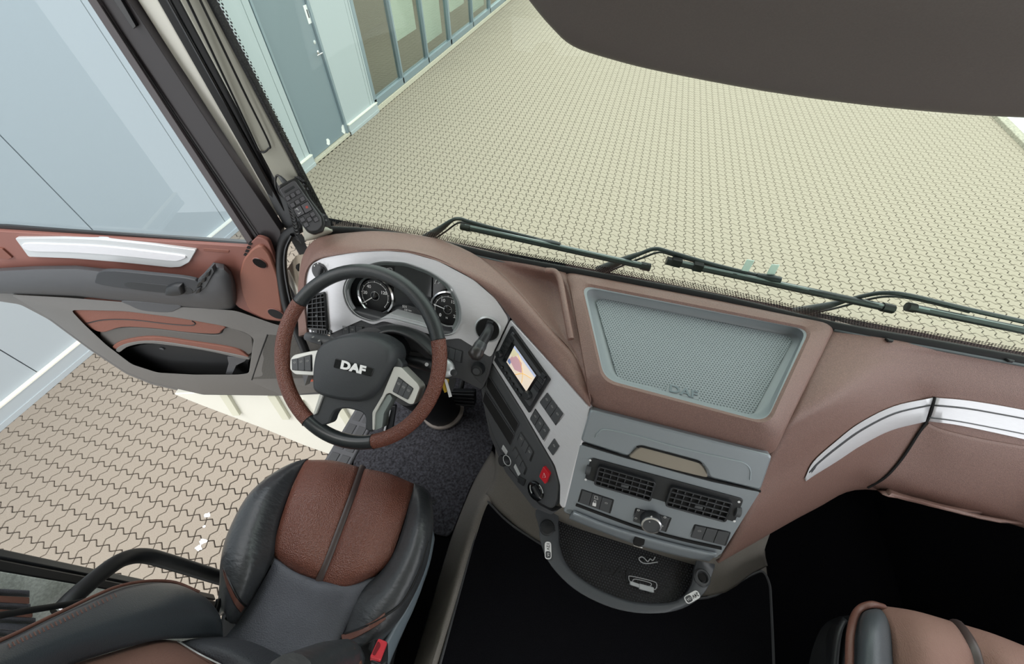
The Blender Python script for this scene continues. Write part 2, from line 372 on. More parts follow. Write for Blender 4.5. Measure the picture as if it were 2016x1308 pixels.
lathe('escutcheon', [(.026, 0), (.026, .006), (.02, .009)], (WX - .03, hp.y, hp.z), (1, 0, 0), CHRM, d1)
tube('door_handle', [(WX - .025, hp.y, hp.z), (WX + .035, hp.y, hp.z), (WX + .04, hp.y - .03, hp.z), (WX + .04, hp.y - .13, hp.z)], .009, CHRM, d1)
lp = QX(619, 83, WX - .03); lathe('lock_rose', [(.024, 0), (.024, .006), (.012, .01)], (WX - .03, lp.y, lp.z), (1, 0, 0), SILP, d1)
sp = QX(606, 28, WX - .03)
sg = wbox('notice_plate', sp.y - .045, sp.y + .045, sp.z - .1, sp.z + .1, WX - .03, WX - .025, WHT, d1)
wbox('notice_mark', sp.y - .012, sp.y + .012, sp.z - .04, sp.z + .05, WX - .025, WX - .0245, GREYD, sg, 0)
for a, b, s in ((646, 279, .05), (676, 254, .06)):
    p = QX(a, b, WX - .03); lpts = [(WX - .0285, p.y + s * random.uniform(.6, 1.1) * math.cos(t), p.z + s * 1.2 * random.uniform(.6, 1.1) * math.sin(t)) for t in (2 * math.pi * q / 11 for q in range(11))]
    prism('chipped_paint_patch', lpts, (1, 0, 0), .001, WHT, d1, bevel=0)
# glazed shopfront further along
w2 = thing('window_2', 'glazed shopfront with grey aluminium mullions beyond the entrance door', 'window', (WX, yp1, 0), kind='structure')
GL = glassmat('shop_glass', 'eaefec', 3.0)
mull = [yp1 + .03] + [wy(a, b) for a, b in ((793, 153), (843, 113), (888, 80), (931, 42))]
st = (mull[4] - mull[2]) / 2; mull += [mull[4] + st * k for k in range(1, 6)]
for k, y in enumerate(mull):
    w = .05 if k % 3 else .08; wbox('mullion', y - w / 2, y + w / 2, .1, 3.2, WX - .09, WX + .012, WALU, w2)
for a, b in zip(mull[:-1], mull[1:]):
    wbox('glass_pane', a + .02, b - .02, .2, 3.2, WX - .05, WX - .042, GL, w2, 0)
wbox('bottom_rail', mull[0] - .03, mull[-1], .09, .2, WX - .09, WX + .012, WALU, w2)
wbox('concrete_sill', mull[0], mull[-1], 0, .085, WX - .1, WX + .03, WSIL, w2, .006)
INW = mat('shop_inner_wall', '857a6e', .8); INF = mat('shop_inner_floor', '6c6259', .7); INP = mat('white_display_board', 'f2f5ee', .7)
wbox('inner_wall', mull[0] - .3, mull[-1], 0, 3.2, WX - 2.6, WX - 2.5, INW, w2); prism('inner_floor', [(WX - 2.6, mull[0] - .3, .05), (WX - .1, mull[0] - .3, .05), (WX - .1, mull[-1], .05), (WX - 2.6, mull[-1], .05)], (0, 0, 1), .05, INF, w2)
wbox('inner_side_wall', mull[0] - .35, mull[0] - .3, 0, 3.2, WX - 2.5, WX - .1, INW, w2)
for k in (1, 2, 3, 4):
    zb = QX(*((800, 70), (852, 78), (905, 12), (945, 15))[k - 1], WX - .3).z; a = QX(*((772, 40), (834, 60), (886, 10), (930, 12))[k - 1], WX - .3).y; b = QX(*((822, 73), (872, 78), (914, 12), (953, 16))[k - 1], WX - .3).y; wbox('display_board', a, b, zb, 3.1, WX - .33, WX - .3, INP, w2)
# ------------------------------------------------------------------ tools for tracing on curved skins
from mathutils.bvhtree import BVHTree
class Surf:
    def __init__(s, *obs):
        vs, fs = [], []
        for o in obs:
            b = len(vs); g = ORG[o.name]; vs += [v.co + g for v in o.data.vertices]; fs += [tuple(b + i for i in p.vertices) for p in o.data.polygons]
        s.t = BVHTree.FromPolygons(vs, fs)
    def __call__(s, px, py, h=0.0):
        d = ray(px, py).normalized(); p, n, i, t = s.t.ray_cast(V((0, 0, CZ)), d)
        if p is None:                                # just past the edge: carry on at the depth of the nearest rim
            t = 1.1
            for _ in range(6): t = max(.2, (s.t.find_nearest(V((0, 0, CZ)) + d * t)[0] - V((0, 0, CZ))).dot(d))
            p = V((0, 0, CZ)) + d * t
        return p - d * h
    def ps(s, pts, h=0.0): return [s(a, b, h) for a, b in pts]
def facing(px, py, zd, pitch=0, yaw=0):          # plane through a point, facing the lens, then turned a little
    c = Q(px, py, zd); n = (V((0, 0, CZ)) - c).normalized()
    r = V((0, 0, 1)).cross(n).normalized(); n = Matrix.Rotation(math.radians(pitch), 3, r) @ n; n = Matrix.Rotation(math.radians(yaw), 3, V((0, 0, 1))) @ n
    a = n.orthogonal(); return Pl(c, c + a, c + n.cross(a))
def strip3(name, bl, br, zb, tl, tr, zt, m, parent, d=.02, ext=1.2, exb=0., bevel=.003):   # slender panel between two leaning edges
    B0, B1, T0, T1 = Q(*bl, zb), Q(*br, zb), Q(*tl, zt), Q(*tr, zt)
    T0, T1 = B0 + (T0 - B0) * ext, B1 + (T1 - B1) * ext; B0, B1 = B0 - (T0 - B0) * exb, B1 - (T1 - B1) * exb
    n = (B1 - B0).cross(T0 - B0).normalized()
    if n.dot(V((0, 0, CZ)) - B0) < 0: n = -n
    return prism(name, [B0, B1, T1, T0], n, d, m, parent, bevel=bevel)
FD = 1.70
ZF = CZ - FD
# ------------------------------------------------------------------ cab floor, firewall, sill
fl = thing('floor', 'dark floor of the truck cab between the seats and pedals', 'floor', (0.15, 0, ZF - .02), kind='structure')
prism('floor_pan', [(-.84, -1.1, ZF), (1.34, -1.1, ZF), (1.34, 1.0, ZF), (-.84, 1.0, ZF)], (0, 0, 1), .06, CARB, fl)
SILLM = mat('sill_plastic', '55565a', .5, bump=.2, bscale=500)
sl = prism('door_sill', [(-.95, -.6, ZF + .02), (-.83, -.6, ZF + .02), (-.83, 1.0, ZF + .02), (-.95, 1.0, ZF + .02)], (0, 0, 1), .1, SILLM, fl, bevel=.008)
for y0 in (.33, .47, .61):
    for x0 in (-.935, -.885): prism('tread_plate', [(x0, y0, ZF + .023), (x0 + .038, y0, ZF + .023), (x0 + .038, y0 + .12, ZF + .023), (x0, y0 + .12, ZF + .023)], (0, 0, 1), .006, GREYD, sl, bevel=.002)
wf = thing('wall_front', 'black front bulkhead below the dashboard', 'wall', (.2, 1.0, ZF), kind='structure')
prism('bulkhead', [(-.95, .97, ZF), (1.34, .97, ZF), (1.34, .90, CZ - .80), (-.95, .90, CZ - .80)], (0, -1, 0), .03, CARB, wf)
wr = thing('wall_right', 'black lower side wall of the cab beyond the passenger seat', 'wall', (1.34, 0, ZF), kind='structure')
prism('side_panel', [(1.30, -1.1, ZF), (1.30, .95, ZF), (1.30, .95, CZ - .85), (1.30, -1.1, CZ - .85)], (-1, 0, 0), .04, CARB, wr)
# engine tunnel with vinyl cover
tn = thing('engine_tunnel', 'grey vinyl covered engine tunnel between the two footwells', 'console', (.27, .2, ZF))
t1 = patch('side_cover', [
    [Q(968, 888, 1.62), Q(932, 950, 1.69), Q(893, 1042, 1.71), Q(860, 1150, 1.71), Q(812, 1310, 1.71), Q(750, 1500, 1.71)],
    [Q(980, 915, 1.52), Q(945, 962, 1.575), Q(906, 1050, 1.58), Q(874, 1155, 1.58), Q(828, 1310, 1.58), Q(770, 1500, 1.58)],
    [Q(995, 940, 1.45), Q(957, 972, 1.50), Q(920, 1060, 1.495), Q(890, 1165, 1.495), Q(846, 1310, 1.495), Q(790, 1500, 1.495)],
    [Q(1010, 965, 1.46), Q(975, 985, 1.505), Q(936, 1070, 1.505), Q(906, 1172, 1.505), Q(862, 1310, 1.505), Q(810, 1500, 1.505)]], TUNN, tn, thick=.01)
t2 = patch('front_cover', [
    [Q(955, 975, 1.505), Q(990, 1015, 1.505), Q(1062, 1068, 1.505), Q(1230, 1150, 1.505), Q(1400, 1175, 1.505), Q(1482, 1130, 1.505), Q(1512, 1115, 1.52)],
    [Q(972, 940, 1.42), Q(1010, 980, 1.40), Q(1070, 1040, 1.39), Q(1230, 1110, 1.39), Q(1400, 1145, 1.39), Q(1475, 1112, 1.39), Q(1508, 1100, 1.41)],
    [Q(975, 880, 1.27), Q(1025, 940, 1.23), Q(1075, 1005, 1.2), Q(1230, 1060, 1.2), Q(1395, 1110, 1.2), Q(1462, 1098, 1.2), Q(1505, 1085, 1.22)],
    [Q(965, 820, 1.1), Q(1020, 900, 1.08), Q(1075, 980, 1.08), Q(1230, 1030, 1.08), Q(1395, 1070, 1.08), Q(1462, 1060, 1.08), Q(1520, 1040, 1.1)]], TUNN, tn, thick=.01)
zt = CZ - 1.512
prism('tunnel_top', [(-.22, -1.1, zt), (.74, -1.1, zt), (.76, .52, zt), (.3, .55, zt), (-.2, .46, zt)], (0, 0, 1), .17, TUNN, tn, bevel=.01)
fm = thing('floor_mat', 'black carpet mat covering the engine tunnel below the tray', 'floor mat', (.27, 0, zt))
mo = rloop([Q(*p, 1.502) for p in ((955, 982), (1000, 1030), (1070, 1075), (1230, 1165), (1395, 1182), (1478, 1132), (1503, 1122), (1516, 1150), (1524, 1310), (1530, 1560), (800, 1560), (866, 1310))], [.02, .05, .05, .1, .06, .04, .02, .03, .1, .02, .02, .1], 4)
prism('carpet_pile', mo, (0, 0, 1), .01, CARB, fm, bevel=.003)
tube('bound_edge', mo, .004, GREYD, fm, n=6, spl=0, closed=True)
fm2 = thing('floor_mat', 'charcoal carpet mat in the driver footwell below the steering wheel', 'floor mat', (-.5, .5, ZF))
mo = rloop([Q(*p, 1.688) for p in ((696, 905), (716, 830), (735, 765), (752, 700), (940, 720), (985, 800), (967, 893), (928, 955), (892, 1045), (880, 1058), (840, 1048), (690, 1000))], .03, 4)
prism('carpet_pile', mo, (0, 0, 1), .01, CARP, fm2, bevel=.003)
# ------------------------------------------------------------------ windscreen
GLW = glassmat('windscreen_glass', 'f7fef8', .25)
BOT = [Q(640, 446, .712), Q(740, 452, .712), Q(850, 470, .712), Q(1000, 504, .715), Q(1200, 541, .718), Q(1420, 582, .718), Q(1640, 634, .718), Q(1830, 668, .718), Q(2016, 702, .718), Q(2200, 735, .72)]
LB, LT = Q(645, 447, .71), Q(410, 0, .17)
lean = (LT - LB)
TOP = []
for i, p in enumerate(BOT):
    t = max(0, min(1, (p.x + .79) / .5)); dx = lerp(lean.x * 1.6, 0.0, t); TOP.append(V((p.x * .985 + dx, p.y - .15, p.z + .86)))
w1 = thing('window_1', 'large greenish windscreen of the truck cab', 'window', (.1, .84, CZ - .72), kind='structure')
MID = [a.lerp(b, .5) + V((0, .015, 0)) for a, b in zip(BOT, TOP)]
wsg = patch('glass_pane', [BOT, MID, TOP], GLW, w1, nu=4, nv=4, thick=.006)
WS = Surf(wsg)
tube('lower_seal', [p + V((0, -.012, -.004)) for p in BOT], .012, DEEP, w1, n=8, spl=3)
GS = mat('grey_defroster_trim', '5b6466', .6)
for lo_, hi_ in ((1, 4), (6, 10)):
    patch('base_trim', [[p + V((0, -.004, -.002)) for p in BOT[lo_:hi_]], [p + V((0, -.026, -.001)) for p in BOT[lo_:hi_]]], GS, w1, nu=4, nv=2, thick=.006)
FRIT = dotmat('printed_glass_dots', '0a0a0b', '0a0a0b', .0062, .33, V((1, 0, 0)), V((0, 0, 1)), .5, 0., 1, True)
patch('printed_dot_band', [[p.lerp(q, .014) + V((0, -.008, 0)) for p, q in zip(BOT, TOP)], [p.lerp(q, .04) + V((0, -.008, 0)) for p, q in zip(BOT, TOP)]], FRIT, w1, nu=3, nv=1, thick=0)
patch('printed_dot_band', [[BOT[0].lerp(TOP[0], t) + V((.004, -.008, 0)) for t in (.02, .3, .6, .9)], [BOT[0].lerp(TOP[0], t) + V((.026, -.004, 0)) for t in (.02, .3, .6, .9)]], FRIT, w1, nu=3, nv=1, thick=0)
# ------------------------------------------------------------------ A-pillar beside the open door
ap = thing('trim_1', 'leaning windscreen pillar with beige trim panel and black door seals', 'pillar', Q(580, 440, .74), kind='structure')
strip3('outer_seal', (524, 455), (540, 455), .745, (248, 0), (270, 0), .21, RUBB, ap, .03)
strip3('painted_pillar', (537, 425), (549, 425), .71, (270, 0), (311, 0), .20, WBODY, ap, .02)
strip3('door_seal', (550, 425), (580, 425), .70, (309, 0), (354, 0), .185, RUBB, ap, .03)
strip3('pillar_core', (560, 450), (645, 462), .745, (330, 0), (402, 0), .19, CHAR, ap, .03)
strip3('pillar_trim', (578, 425), (634, 432), .70, (351, 0), (408, 0), .175, PILL, ap, .02, bevel=.006)
strip3('screen_seal', (632, 432), (642, 436), .70, (406, 0), (414, 0), .174, RUBB, ap, .012)
strip3('seal_lip', (563, 425), (567, 425), .695, (325, 0), (332, 0), .18, BLKG, ap, .01, bevel=.002)
_l = Pl(Q(578, 425, .70), Q(634, 432, .70), Q(351, 0, .175))
sl = cr([_l(*p, .003) for p in ((330, -70), (369, 0), (440, 150), (503, 283), (509, 296), (519, 300), (528, 293), (529, 280), (480, 180), (394, 0), (362, -65))], 6)
tube('slot_outline', sl, .0022, RUBB, ap, n=6, spl=0)
ft = patch('pillar_foot', [[Q(596, 430, .68), Q(618, 440, .675), Q(645, 448, .69)], [Q(596, 450, .70), Q(620, 455, .69), Q(655, 456, .70)], [Q(600, 475, .735), Q(618, 472, .73), Q(640, 465, .725)]], PILL, ap, thick=.01)
bar('cable_clip', Q(575, 455, .75), Q(600, 500, .82), .03, .02, (0, 0, 1), CHAR, ap)
bar('cable_clip', Q(588, 463, .72), Q(598, 478, .74), .016, .012, (0, 0, 1), BLKP, ap)
# door jamb between pillar and dashboard end
jm = thing('trim_2', 'beige and white door jamb at the end of the dashboard', 'door jamb', Q(575, 560, .9), kind='structure')
J = Pl(Q(565, 535, .93), Q(592, 600, 1.02), Q(582, 503, .82))
ppr(J, 'jamb_plate', [(563, 533), (582, 504), (600, 500), (602, 600), (590, 596)], -.02, 0, mat('beige_primer', '94897a', .6), jm)
ppr(J, 'jamb_edge', [(563, 534), (567, 532), (592, 584), (590, 600), (564, 548)], -.02, .004, WBODY, jm, r=.002)
ppr(J, 'jamb_lower', [(566, 552), (590, 602), (600, 700), (620, 700), (600, 760), (585, 690)], -.03, -.008, CHAR, jm, r=.002)
prism('jamb_slot', rloop(J.ps([(583, 522), (588, 519), (587, 535), (582, 528)], .003), .002), J.n, .004, DEEP, jm, bevel=0)
# ------------------------------------------------------------------ B-pillar at the lower left corner
bp = thing('trim_3', 'grey felt covered door pillar behind the driver seat', 'pillar', (-1.03, -.3, ZF), kind='structure')
FELT = mat('grey_green_felt', 'c0c5c0', .95, noise=.2, nscale=200, bump=.5, bscale=300)
prism('felt_panel', [(-1.02, -.9, ZF), (-1.02, -.160, ZF), (-1.04, -.160, CZ + .2), (-1.04, -.9, CZ + .2)], (1, 0, 0), .05, FELT, bp)
prism('door_seal', [(-1.02, -.160, ZF), (-1.035, -.142, ZF), (-1.055, -.142, CZ + .2), (-1.04, -.160, CZ + .2)], V((.8, .6, 0)), .03, RUBB, bp, bevel=.004)
prism('outer_seal', [(-1.04, -.14, ZF), (-1.06, -.128, ZF), (-1.08, -.128, CZ + .2), (-1.06, -.14, CZ + .2)], V((.8, .6, 0)), .02, BLKP, bp, bevel=.004)
# grab handles
gh = thing('grab_handle', 'tall curved black grab handle on the windscreen pillar left of the steering wheel', 'grab handle', Q(600, 700, 1.2))
tube('handle_bar', [Q(612, 436, .70), Q(590, 448, .72), Q(566, 463, .75), Q(555, 488, .80), Q(553, 522, .86), Q(558, 565, .94), Q(568, 612, 1.03), Q(588, 660, 1.12), Q(604, 700, 1.2), Q(612, 730, 1.28)], .0155, RUBB, gh, n=14)
tube('handle_ridge', [Q(575, 463, .735), Q(563, 490, .785), Q(561, 524, .845), Q(567, 567, .925), Q(577, 612, 1.015)], .006, BLKG, gh, n=8)
lathe('mount', [(.026, 0), (.026, .02), (.018, .03)], Q(612, 730, 1.28), (.3, .3, 1), BLKP, gh)
gh2 = thing('grab_handle', 'bent black grab bar on the pillar behind the driver seat', 'grab handle', Q(150, 1180, 1.05))
tube('handle_bar', [Q(118, 1205, 1.03), Q(150, 1172, 1.05), Q(215, 1118, 1.12), Q(250, 1099, 1.17), Q(285, 1095, 1.22), Q(330, 1106, 1.28), Q(440, 1140, 1.42), Q(480, 1150, 1.48)], .0185, RUBB, gh2, n=14)
pdome(facing(115, 1200, 1.04), 'mount_plate', [(80, 1228), (150, 1180), (165, 1195), (120, 1240)], -.02, .01, BLKP, gh2)
ct = thing('curtain', 'brown and black striped sleeper curtain hanging at the lower left corner', 'curtain', (-.99, -.3, CZ - 1.0))
cy = [(0, 1160), (0, 1182), (0, 1196), (0, 1207), (0, 1221), (0, 1240), (0, 1250), (0, 1268)]
CBR = mat('curtain_brown', '6d4a40', .9, bump=.4, bscale=300)
for k in range(9):
    py = 1162 + k * 13.5; ex = (60, 60, 62, 66, 72, 84, 74, 62, 40)[k]
    a, b = QX(-90, py - 6, -.965), QX(ex, py + 2, -.965)
    c, d = QX(-90, py + 7.5, -.985 + .02 * (k % 2)), QX(ex, py + 15, -.985 + .02 * (k % 2))
    o = prism('curtain_fold', [a, b, d, c], V((1, 0, 0)), .006, CBR if k in (1, 3, 7) else BLKF, ct, bevel=.003)
sb = thing('seat_belt', 'thin black seat belt strap running past the driver backrest', 'seat belt', Q(100, 1195, .92))
tube('strap', [Q(-40, 1219, .80), Q(60, 1202, .88), Q(130, 1191, .95), Q(215, 1176, 1.04), Q(240, 1180, 1.1)], .0055, RUBB, sb, n=8, squash=.3, flat=(0, 0, 1))
tube('belt_guide', [Q(102, 1192, .945), Q(112, 1196, .955), Q(125, 1206, .96)], .0035, CHRM, sb, n=6)
# ------------------------------------------------------------------ the open driver door
DA, DB = Q(490, 485, .80), Q(0, 445, .80)
D = Pl(DA, DB, DA + V((0, 0, -1)))
dr = thing('truck_door', 'open driver door of the truck with brown and grey trim panel', 'door', D(560, 780))
ppr(D, 'door_shell', [(-90, 446), (490, 483), (506, 462), (533, 470), (552, 520), (560, 600), (605, 690), (640, 776), (560, 783), (400, 781), (300, 758), (250, 738), (180, 692), (95, 629), (40, 600), (-40, 588), (-95, 560)], -.09, -.062, GREY, dr, r=.02)
# window frame and glass
FRM = mat('door_frame_dark', '2e2a2c', .45)
ppr(D, 'window_frame', [(68, -150), (172, 0), (330, 240), (486, 478), (500, 486), (556, 500), (552, 455), (418, 255), (252, 0), (155, -150)], -.03, -.005, FRM, dr, r=.004)
ppr(D, 'frame_lip', [(68, -150), (172, 0), (330, 240), (488, 480), (500, 478), (345, 240), (190, 0), (90, -150)], -.05, .004, mat('frame_lip_dark', '4a4446', .4), dr, r=.002)
ppr(D, 'frame_channel', [(210, -20), (262, 58), (268, 52), (226, -20)], -.05, .003, BLKG, dr, r=.002)
tube('frame_groove', [D(100, -130, .0), D(192, 0, .0), D(350, 235, .0), D(510, 470, .0)], .0018, DEEP, dr, n=6, spl=2)
GLD = glassmat('door_glass', 'f4f9fb', .7)
ppr(D, 'window_pane', [(60, -160), (175, 5), (488, 482), (-90, 444), (-230, -160)], -.008, -.005, GLD, dr, r=.002, bevel=0)
ppr(D, 'window_seal', [(-90, 442), (10, 444), (490, 481), (491, 485), (-90, 448)], -.003, .005, RUBB, dr, r=.001)
# brown upper panel, tweeter panel, silver trim
up = ppr(D, 'upper_panel', [(-90, 450), (486, 486), (506, 466), (528, 474), (546, 525), (556, 600), (560, 634), (520, 630), (470, 606), (440, 575), (0, 545), (-95, 548)], .004, .018, BROWND, dr, r=.012, bevel=.006)
tp = ppr(D, 'tweeter_panel', [(496, 490), (512, 482), (530, 500), (547, 545), (558, 634), (520, 629), (490, 612), (476, 580), (470, 545), (478, 512)], .0, .028, mat('tweeter_brown', '835446', .55, bump=.3, bscale=600), dr, r=.02, bevel=.005)
def oval(P, c, a, b, rot, h, n=20):
    p = P(*c, h); r = math.radians(rot); return [p + P.u * (a * math.cos(t) * math.cos(r) - b * math.sin(t) * math.sin(r)) + P.v * (a * math.cos(t) * math.sin(r) + b * math.sin(t) * math.cos(r)) for t in (2 * math.pi * k / n for k in range(n))]
for c, a, b in (((511, 519), .021, .020), ((543, 619), .028, .026)):
    prism('vent_rim', oval(D, c, a * 1.12, b * 1.15, -20, .031), D.n, .01, BROWND, tp, bevel=.002)
    prism('vent_hole', oval(D, c, a, b, -20, .0318), D.n, .008, BLKG if c[1] < 560 else DEEP, tp, bevel=.001)
for k in range(4): ppr(D, 'hinge_notch', [(490 - k * 3, 478 + k * 7), (496 - k * 3, 480 + k * 7), (494 - k * 3, 484 + k * 7), (488 - k * 3, 482 + k * 7)], .01, .021, DEEP, up, r=.001, bevel=0)
ppr(D, 'badge_recess', [(400, 489), (452, 493), (450, 499), (400, 495)], .01, .0195, mat('brown_emboss', '744538', .5), up, r=.006)
st = ppr(D, 'silver_trim', [(29, 469), (120, 469), (200, 472), (300, 482), (386, 493), (372, 517), (355, 526), (335, 527), (240, 517), (140, 509), (56, 506)], .012, .028, SILP, dr, r=.008, bevel=.0012)
pcr(D, 'trim_inlay', [(46, 480), (120, 481), (200, 485), (300, 496), (364, 505), (352, 514), (330, 514), (240, 505), (140, 498), (60, 495)], .02, .032, SILV, st, bevel=.002)
ppr(D, 'latch_surround', [(-20, 488), (4, 490), (24, 508), (16, 511), (0, 509), (-20, 505)], .01, .024, mat('brown_emboss', '744538', .5), dr, r=.004)
# armrest with pull recess, latch and window switches
def sweep_arm(name, m, prof):   # armrest body lofted in stations along the door
    return loops(name, prof, m, dr, cap0=True, cap1=True, closed=True, auto=70)
ST = []
for (x, yt, yb, h) in ((-95, 536, 578, .045), (0, 528, 578, .06), (70, 524, 580, .066), (150, 523, 583, .07), (250, 534, 594, .07), (330, 546, 602, .07), (385, 552, 607, .07), (400, 540, 609, .072), (420, 517, 611, .072), (440, 520, 611, .068), (455, 535, 610, .055), (462, 552, 606, .03), (464, 565, 602, .012)):
    ym = (yt + yb) / 2; ST.append([D(x, yt, -.005), D(x, yt, h * .55), D(x + 1, yt + (yb - yt) * .12, h * .92), D(x + 2, lerp(yt, yb, .3), h), D(x + 2, lerp(yt, yb, .62), h), D(x + 1, lerp(yt, yb, .86), h * .8), D(x, yb, h * .35), D(x, yb, -.005)])
arm = sweep_arm('armrest', GREYD, ST)
pcr(D, 'pull_recess', [(188, 549), (206, 534), (300, 541), (384, 552), (386, 572), (368, 580), (320, 577), (200, 562)], .06, .0735, mat('recess_dark_grey', '2b2d31', .45), arm)
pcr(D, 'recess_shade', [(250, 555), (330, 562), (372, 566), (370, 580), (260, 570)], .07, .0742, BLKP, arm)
pdome(D, 'door_latch', [(330, 562), (345, 556), (362, 556), (366, 576), (345, 579), (328, 577)], .072, .088, BLKP, arm, r=.008)
sw = ppr(D, 'switch_panel', [(386, 580), (390, 550), (417, 525), (421, 535), (404, 566)], .06, .077, CHAR, arm, r=.006)
for c in ((392, 570), (394, 557), (402, 549), (410, 538)): pdome(D, 'window_switch', [(c[0] - 6, c[1] + 7), (c[0] - 3, c[1] - 5), (c[0] + 6, c[1] - 8), (c[0] + 4, c[1] + 4)], .076, .084, BLKP, sw, r=.003)
for k, c in enumerate(((394, 567), (402, 548), (410, 537))): prism('switch_mark', oval(D, c, .003, .0015, 30, .0825, 8), D.n, .0006, WHT, sw, bevel=0)
# lower panel: frame around the pocket
OUT = [(20, 580), (130, 586), (245, 595), (350, 604), (465, 612), (545, 640), (640, 655), (648, 770), (560, 779), (400, 777), (300, 754), (250, 734), (180, 688), (95, 625)]
INN = [(140, 611), (170, 611), (245, 613), (350, 626), (440, 642), (485, 655), (500, 667), (490, 735), (470, 738), (380, 738), (310, 734), (260, 718), (210, 680), (165, 638)]
rr = [.02] * 14
lp = loops('lower_panel', [rloop(D.ps(OUT, -.06), rr, 3, 2), rloop(D.ps(OUT, .03), rr, 3, 2), rloop(D.ps(INN, .036), rr, 3, 2), rloop(D.ps(INN, -.05), rr, 3, 2)], GREY, dr, cap0=False, cap1=False, bevel=.004)
ppr(D, 'pocket_back', INN, -.06, -.045, DEEP, lp, r=.02)
li = pcr(D, 'leather_insert', [(140, 611), (245, 613), (350, 626), (438, 641), (436, 652), (425, 658), (370, 655), (300, 647), (240, 645), (200, 655), (165, 638)], -.045, .026, mat('door_insert_leather', '774a3d', .6, bump=.5, bscale=500, kind='voronoi'), lp, bevel=.004)
tube('stitched_seam', D.ps([(170, 637), (205, 630), (260, 630), (330, 638), (375, 641), (384, 637), (378, 632)], .027), .0022, BLKP, li, n=6)
pcr(D, 'charcoal_insert', [(196, 656), (240, 646), (300, 648), (370, 656), (430, 660), (445, 645), (486, 658), (497, 670), (488, 700), (400, 684), (300, 670), (240, 674), (215, 684)], -.045, .018, mat('insert_charcoal', '55524f', .6, bump=.3, bscale=700), lp, bevel=.004)
ls = pcr(D, 'leather_strip', [(222, 682), (245, 671), (300, 664), (380, 674), (460, 687), (485, 700), (478, 702), (380, 683), (300, 672), (250, 677), (228, 688)], -.02, .026, MATS['door_insert_leather'], lp, bevel=.002)
pcr(D, 'pocket_lip', [(228, 688), (250, 677), (300, 672), (380, 683), (478, 702), (484, 708), (400, 690), (300, 677), (255, 682), (235, 694)], -.03, .03, GREY, lp, bevel=.002)
pcr(D, 'pocket_front', [(235, 695), (260, 684), (300, 678), (380, 686), (480, 706), (488, 715), (478, 738), (380, 737), (310, 733), (265, 718)], -.04, -.028, mat('pocket_black', '101113', .6), lp)
prism('pocket_button', oval(D, (318, 688), .011, .007, -10, -.02), D.n, .008, CHAR, lp, bevel=.002)
ppr(D, 'pocket_divider', [(447, 703), (486, 706), (482, 712), (465, 720), (457, 738), (444, 737), (450, 716)], -.045, .02, GREYD, lp, r=.006)
pcr(D, 'grab_notch', [(243, 593), (350, 601), (345, 612), (325, 616), (280, 612), (255, 602)], .02, .035, GREYD, lp, bevel=.004)
SPK = dotmat('speaker_mesh', '55534f', '2b2a29', .006, .3, D.u, D.v, .6)
ppr(D, 'speaker_grille', [(527, 659), (640, 668), (640, 744), (497, 747)], .01, .035, SPK, lp, r=.004)
tube('speaker_gap', D.ps([(527, 659), (512, 700), (496, 748)], .034), .003, DEEP, lp, n=6)
ppr(D, 'bottom_edge', [(95, 627), (180, 690), (250, 735), (300, 755), (400, 778), (560, 780), (645, 776), (644, 760), (560, 764), (400, 762), (310, 742), (255, 722), (190, 680), (110, 622)], .0, .02, GREYD, dr, r=.01, bevel=.006)
ppr(D, 'reflector', [(609, 749), (640, 744), (640, 750), (612, 752)], .02, .033, mat('reflector_red', 'c2593f', .3), dr, r=.001)
# white step cover below the door trim
xt = ppr(D, 'step_cover', [(340, 776), (400, 800), (520, 845), (600, 878), (668, 902), (720, 885), (742, 800), (735, 770), (560, 776), (420, 772)], -.07, -.03, WBODY, dr, r=.02, bevel=.008)
for c in ((450, 795), (548, 803), (600, 815), (680, 825)): ppr(D, 'stiffening_rib', [(c[0] - 22, c[1] - 22), (c[0] - 6, c[1] - 22), (c[0] + 22, c[1] + 24), (c[0] + 8, c[1] + 24)], -.04, -.012, mat('white_rib', 'd6d5c2', .4), xt, r=.003)
# ------------------------------------------------------------------ dashboard
da = thing('dashboard', 'brown and silver wraparound truck dashboard with instruments and centre console', 'dashboard', (.15, .6, CZ - 1.1))
IP = Pl(Q(600, 560, .80), Q(1003, 628, .78), Q(610, 660, .94))      # instrument panel
CP = Pl(Q(1003, 628, .78), Q(1160, 805, .80), Q(1110, 1000, 1.04))  # angled radio panel
CO = Pl(Q(1160, 808, .80), Q(1520, 900, .80), Q(1110, 1005, 1.05))  # centre console front
def dips(o): return o
# brown hood over the instruments
FR = [IP(606, 656, .012), IP(600, 600, .012), IP(601, 548, .012), IP(612, 521, .012), IP(636, 508, .012), IP(700, 497, .012), IP(760, 494, .012), IP(805, 498, .012), IP(862, 514, .012), IP(932, 551, .012), IP(976, 589, .012), CP(1006, 627, .012), CP(1085, 716, .012), CP(1160, 801, .010)]
FR2 = [p + V((0, .02, -.012)) for p in FR]
MI = [Q(597, 660, .945), Q(594, 600, .855), Q(595, 548, .782), Q(606, 509, .735), Q(632, 487, .705), Q(700, 475, .692), Q(760, 473, .687), Q(835, 486, .685), Q(895, 507, .687), Q(960, 545, .697), Q(1010, 590, .712), Q(1050, 640, .730), Q(1112, 705, .752), Q(1159, 776, .775)]
BK = [Q(588, 662, .985), Q(586, 600, .89), Q(588, 550, .81), Q(598, 500, .75), Q(628, 468, .718), Q(700, 457, .706), Q(760, 456, .702), Q(850, 468, .702), Q(925, 496, .704), Q(985, 540, .709), Q(1040, 597, .720), Q(1085, 650, .735), Q(1132, 703, .755), Q(1160, 764, .78)]
BK2 = [p + V((-.012 if i < 4 else 0, .03, -.05)) for i, p in enumerate(BK)]
MF = [a.lerp(b, .5) + (V((0, 0, CZ)) - a).normalized() * .006 for a, b in zip(MI, FR)]
hood = patch('instrument_hood', [FR2, FR, MF, MI, BK, BK2], BROWN, da, nu=4, nv=4, thick=.005)
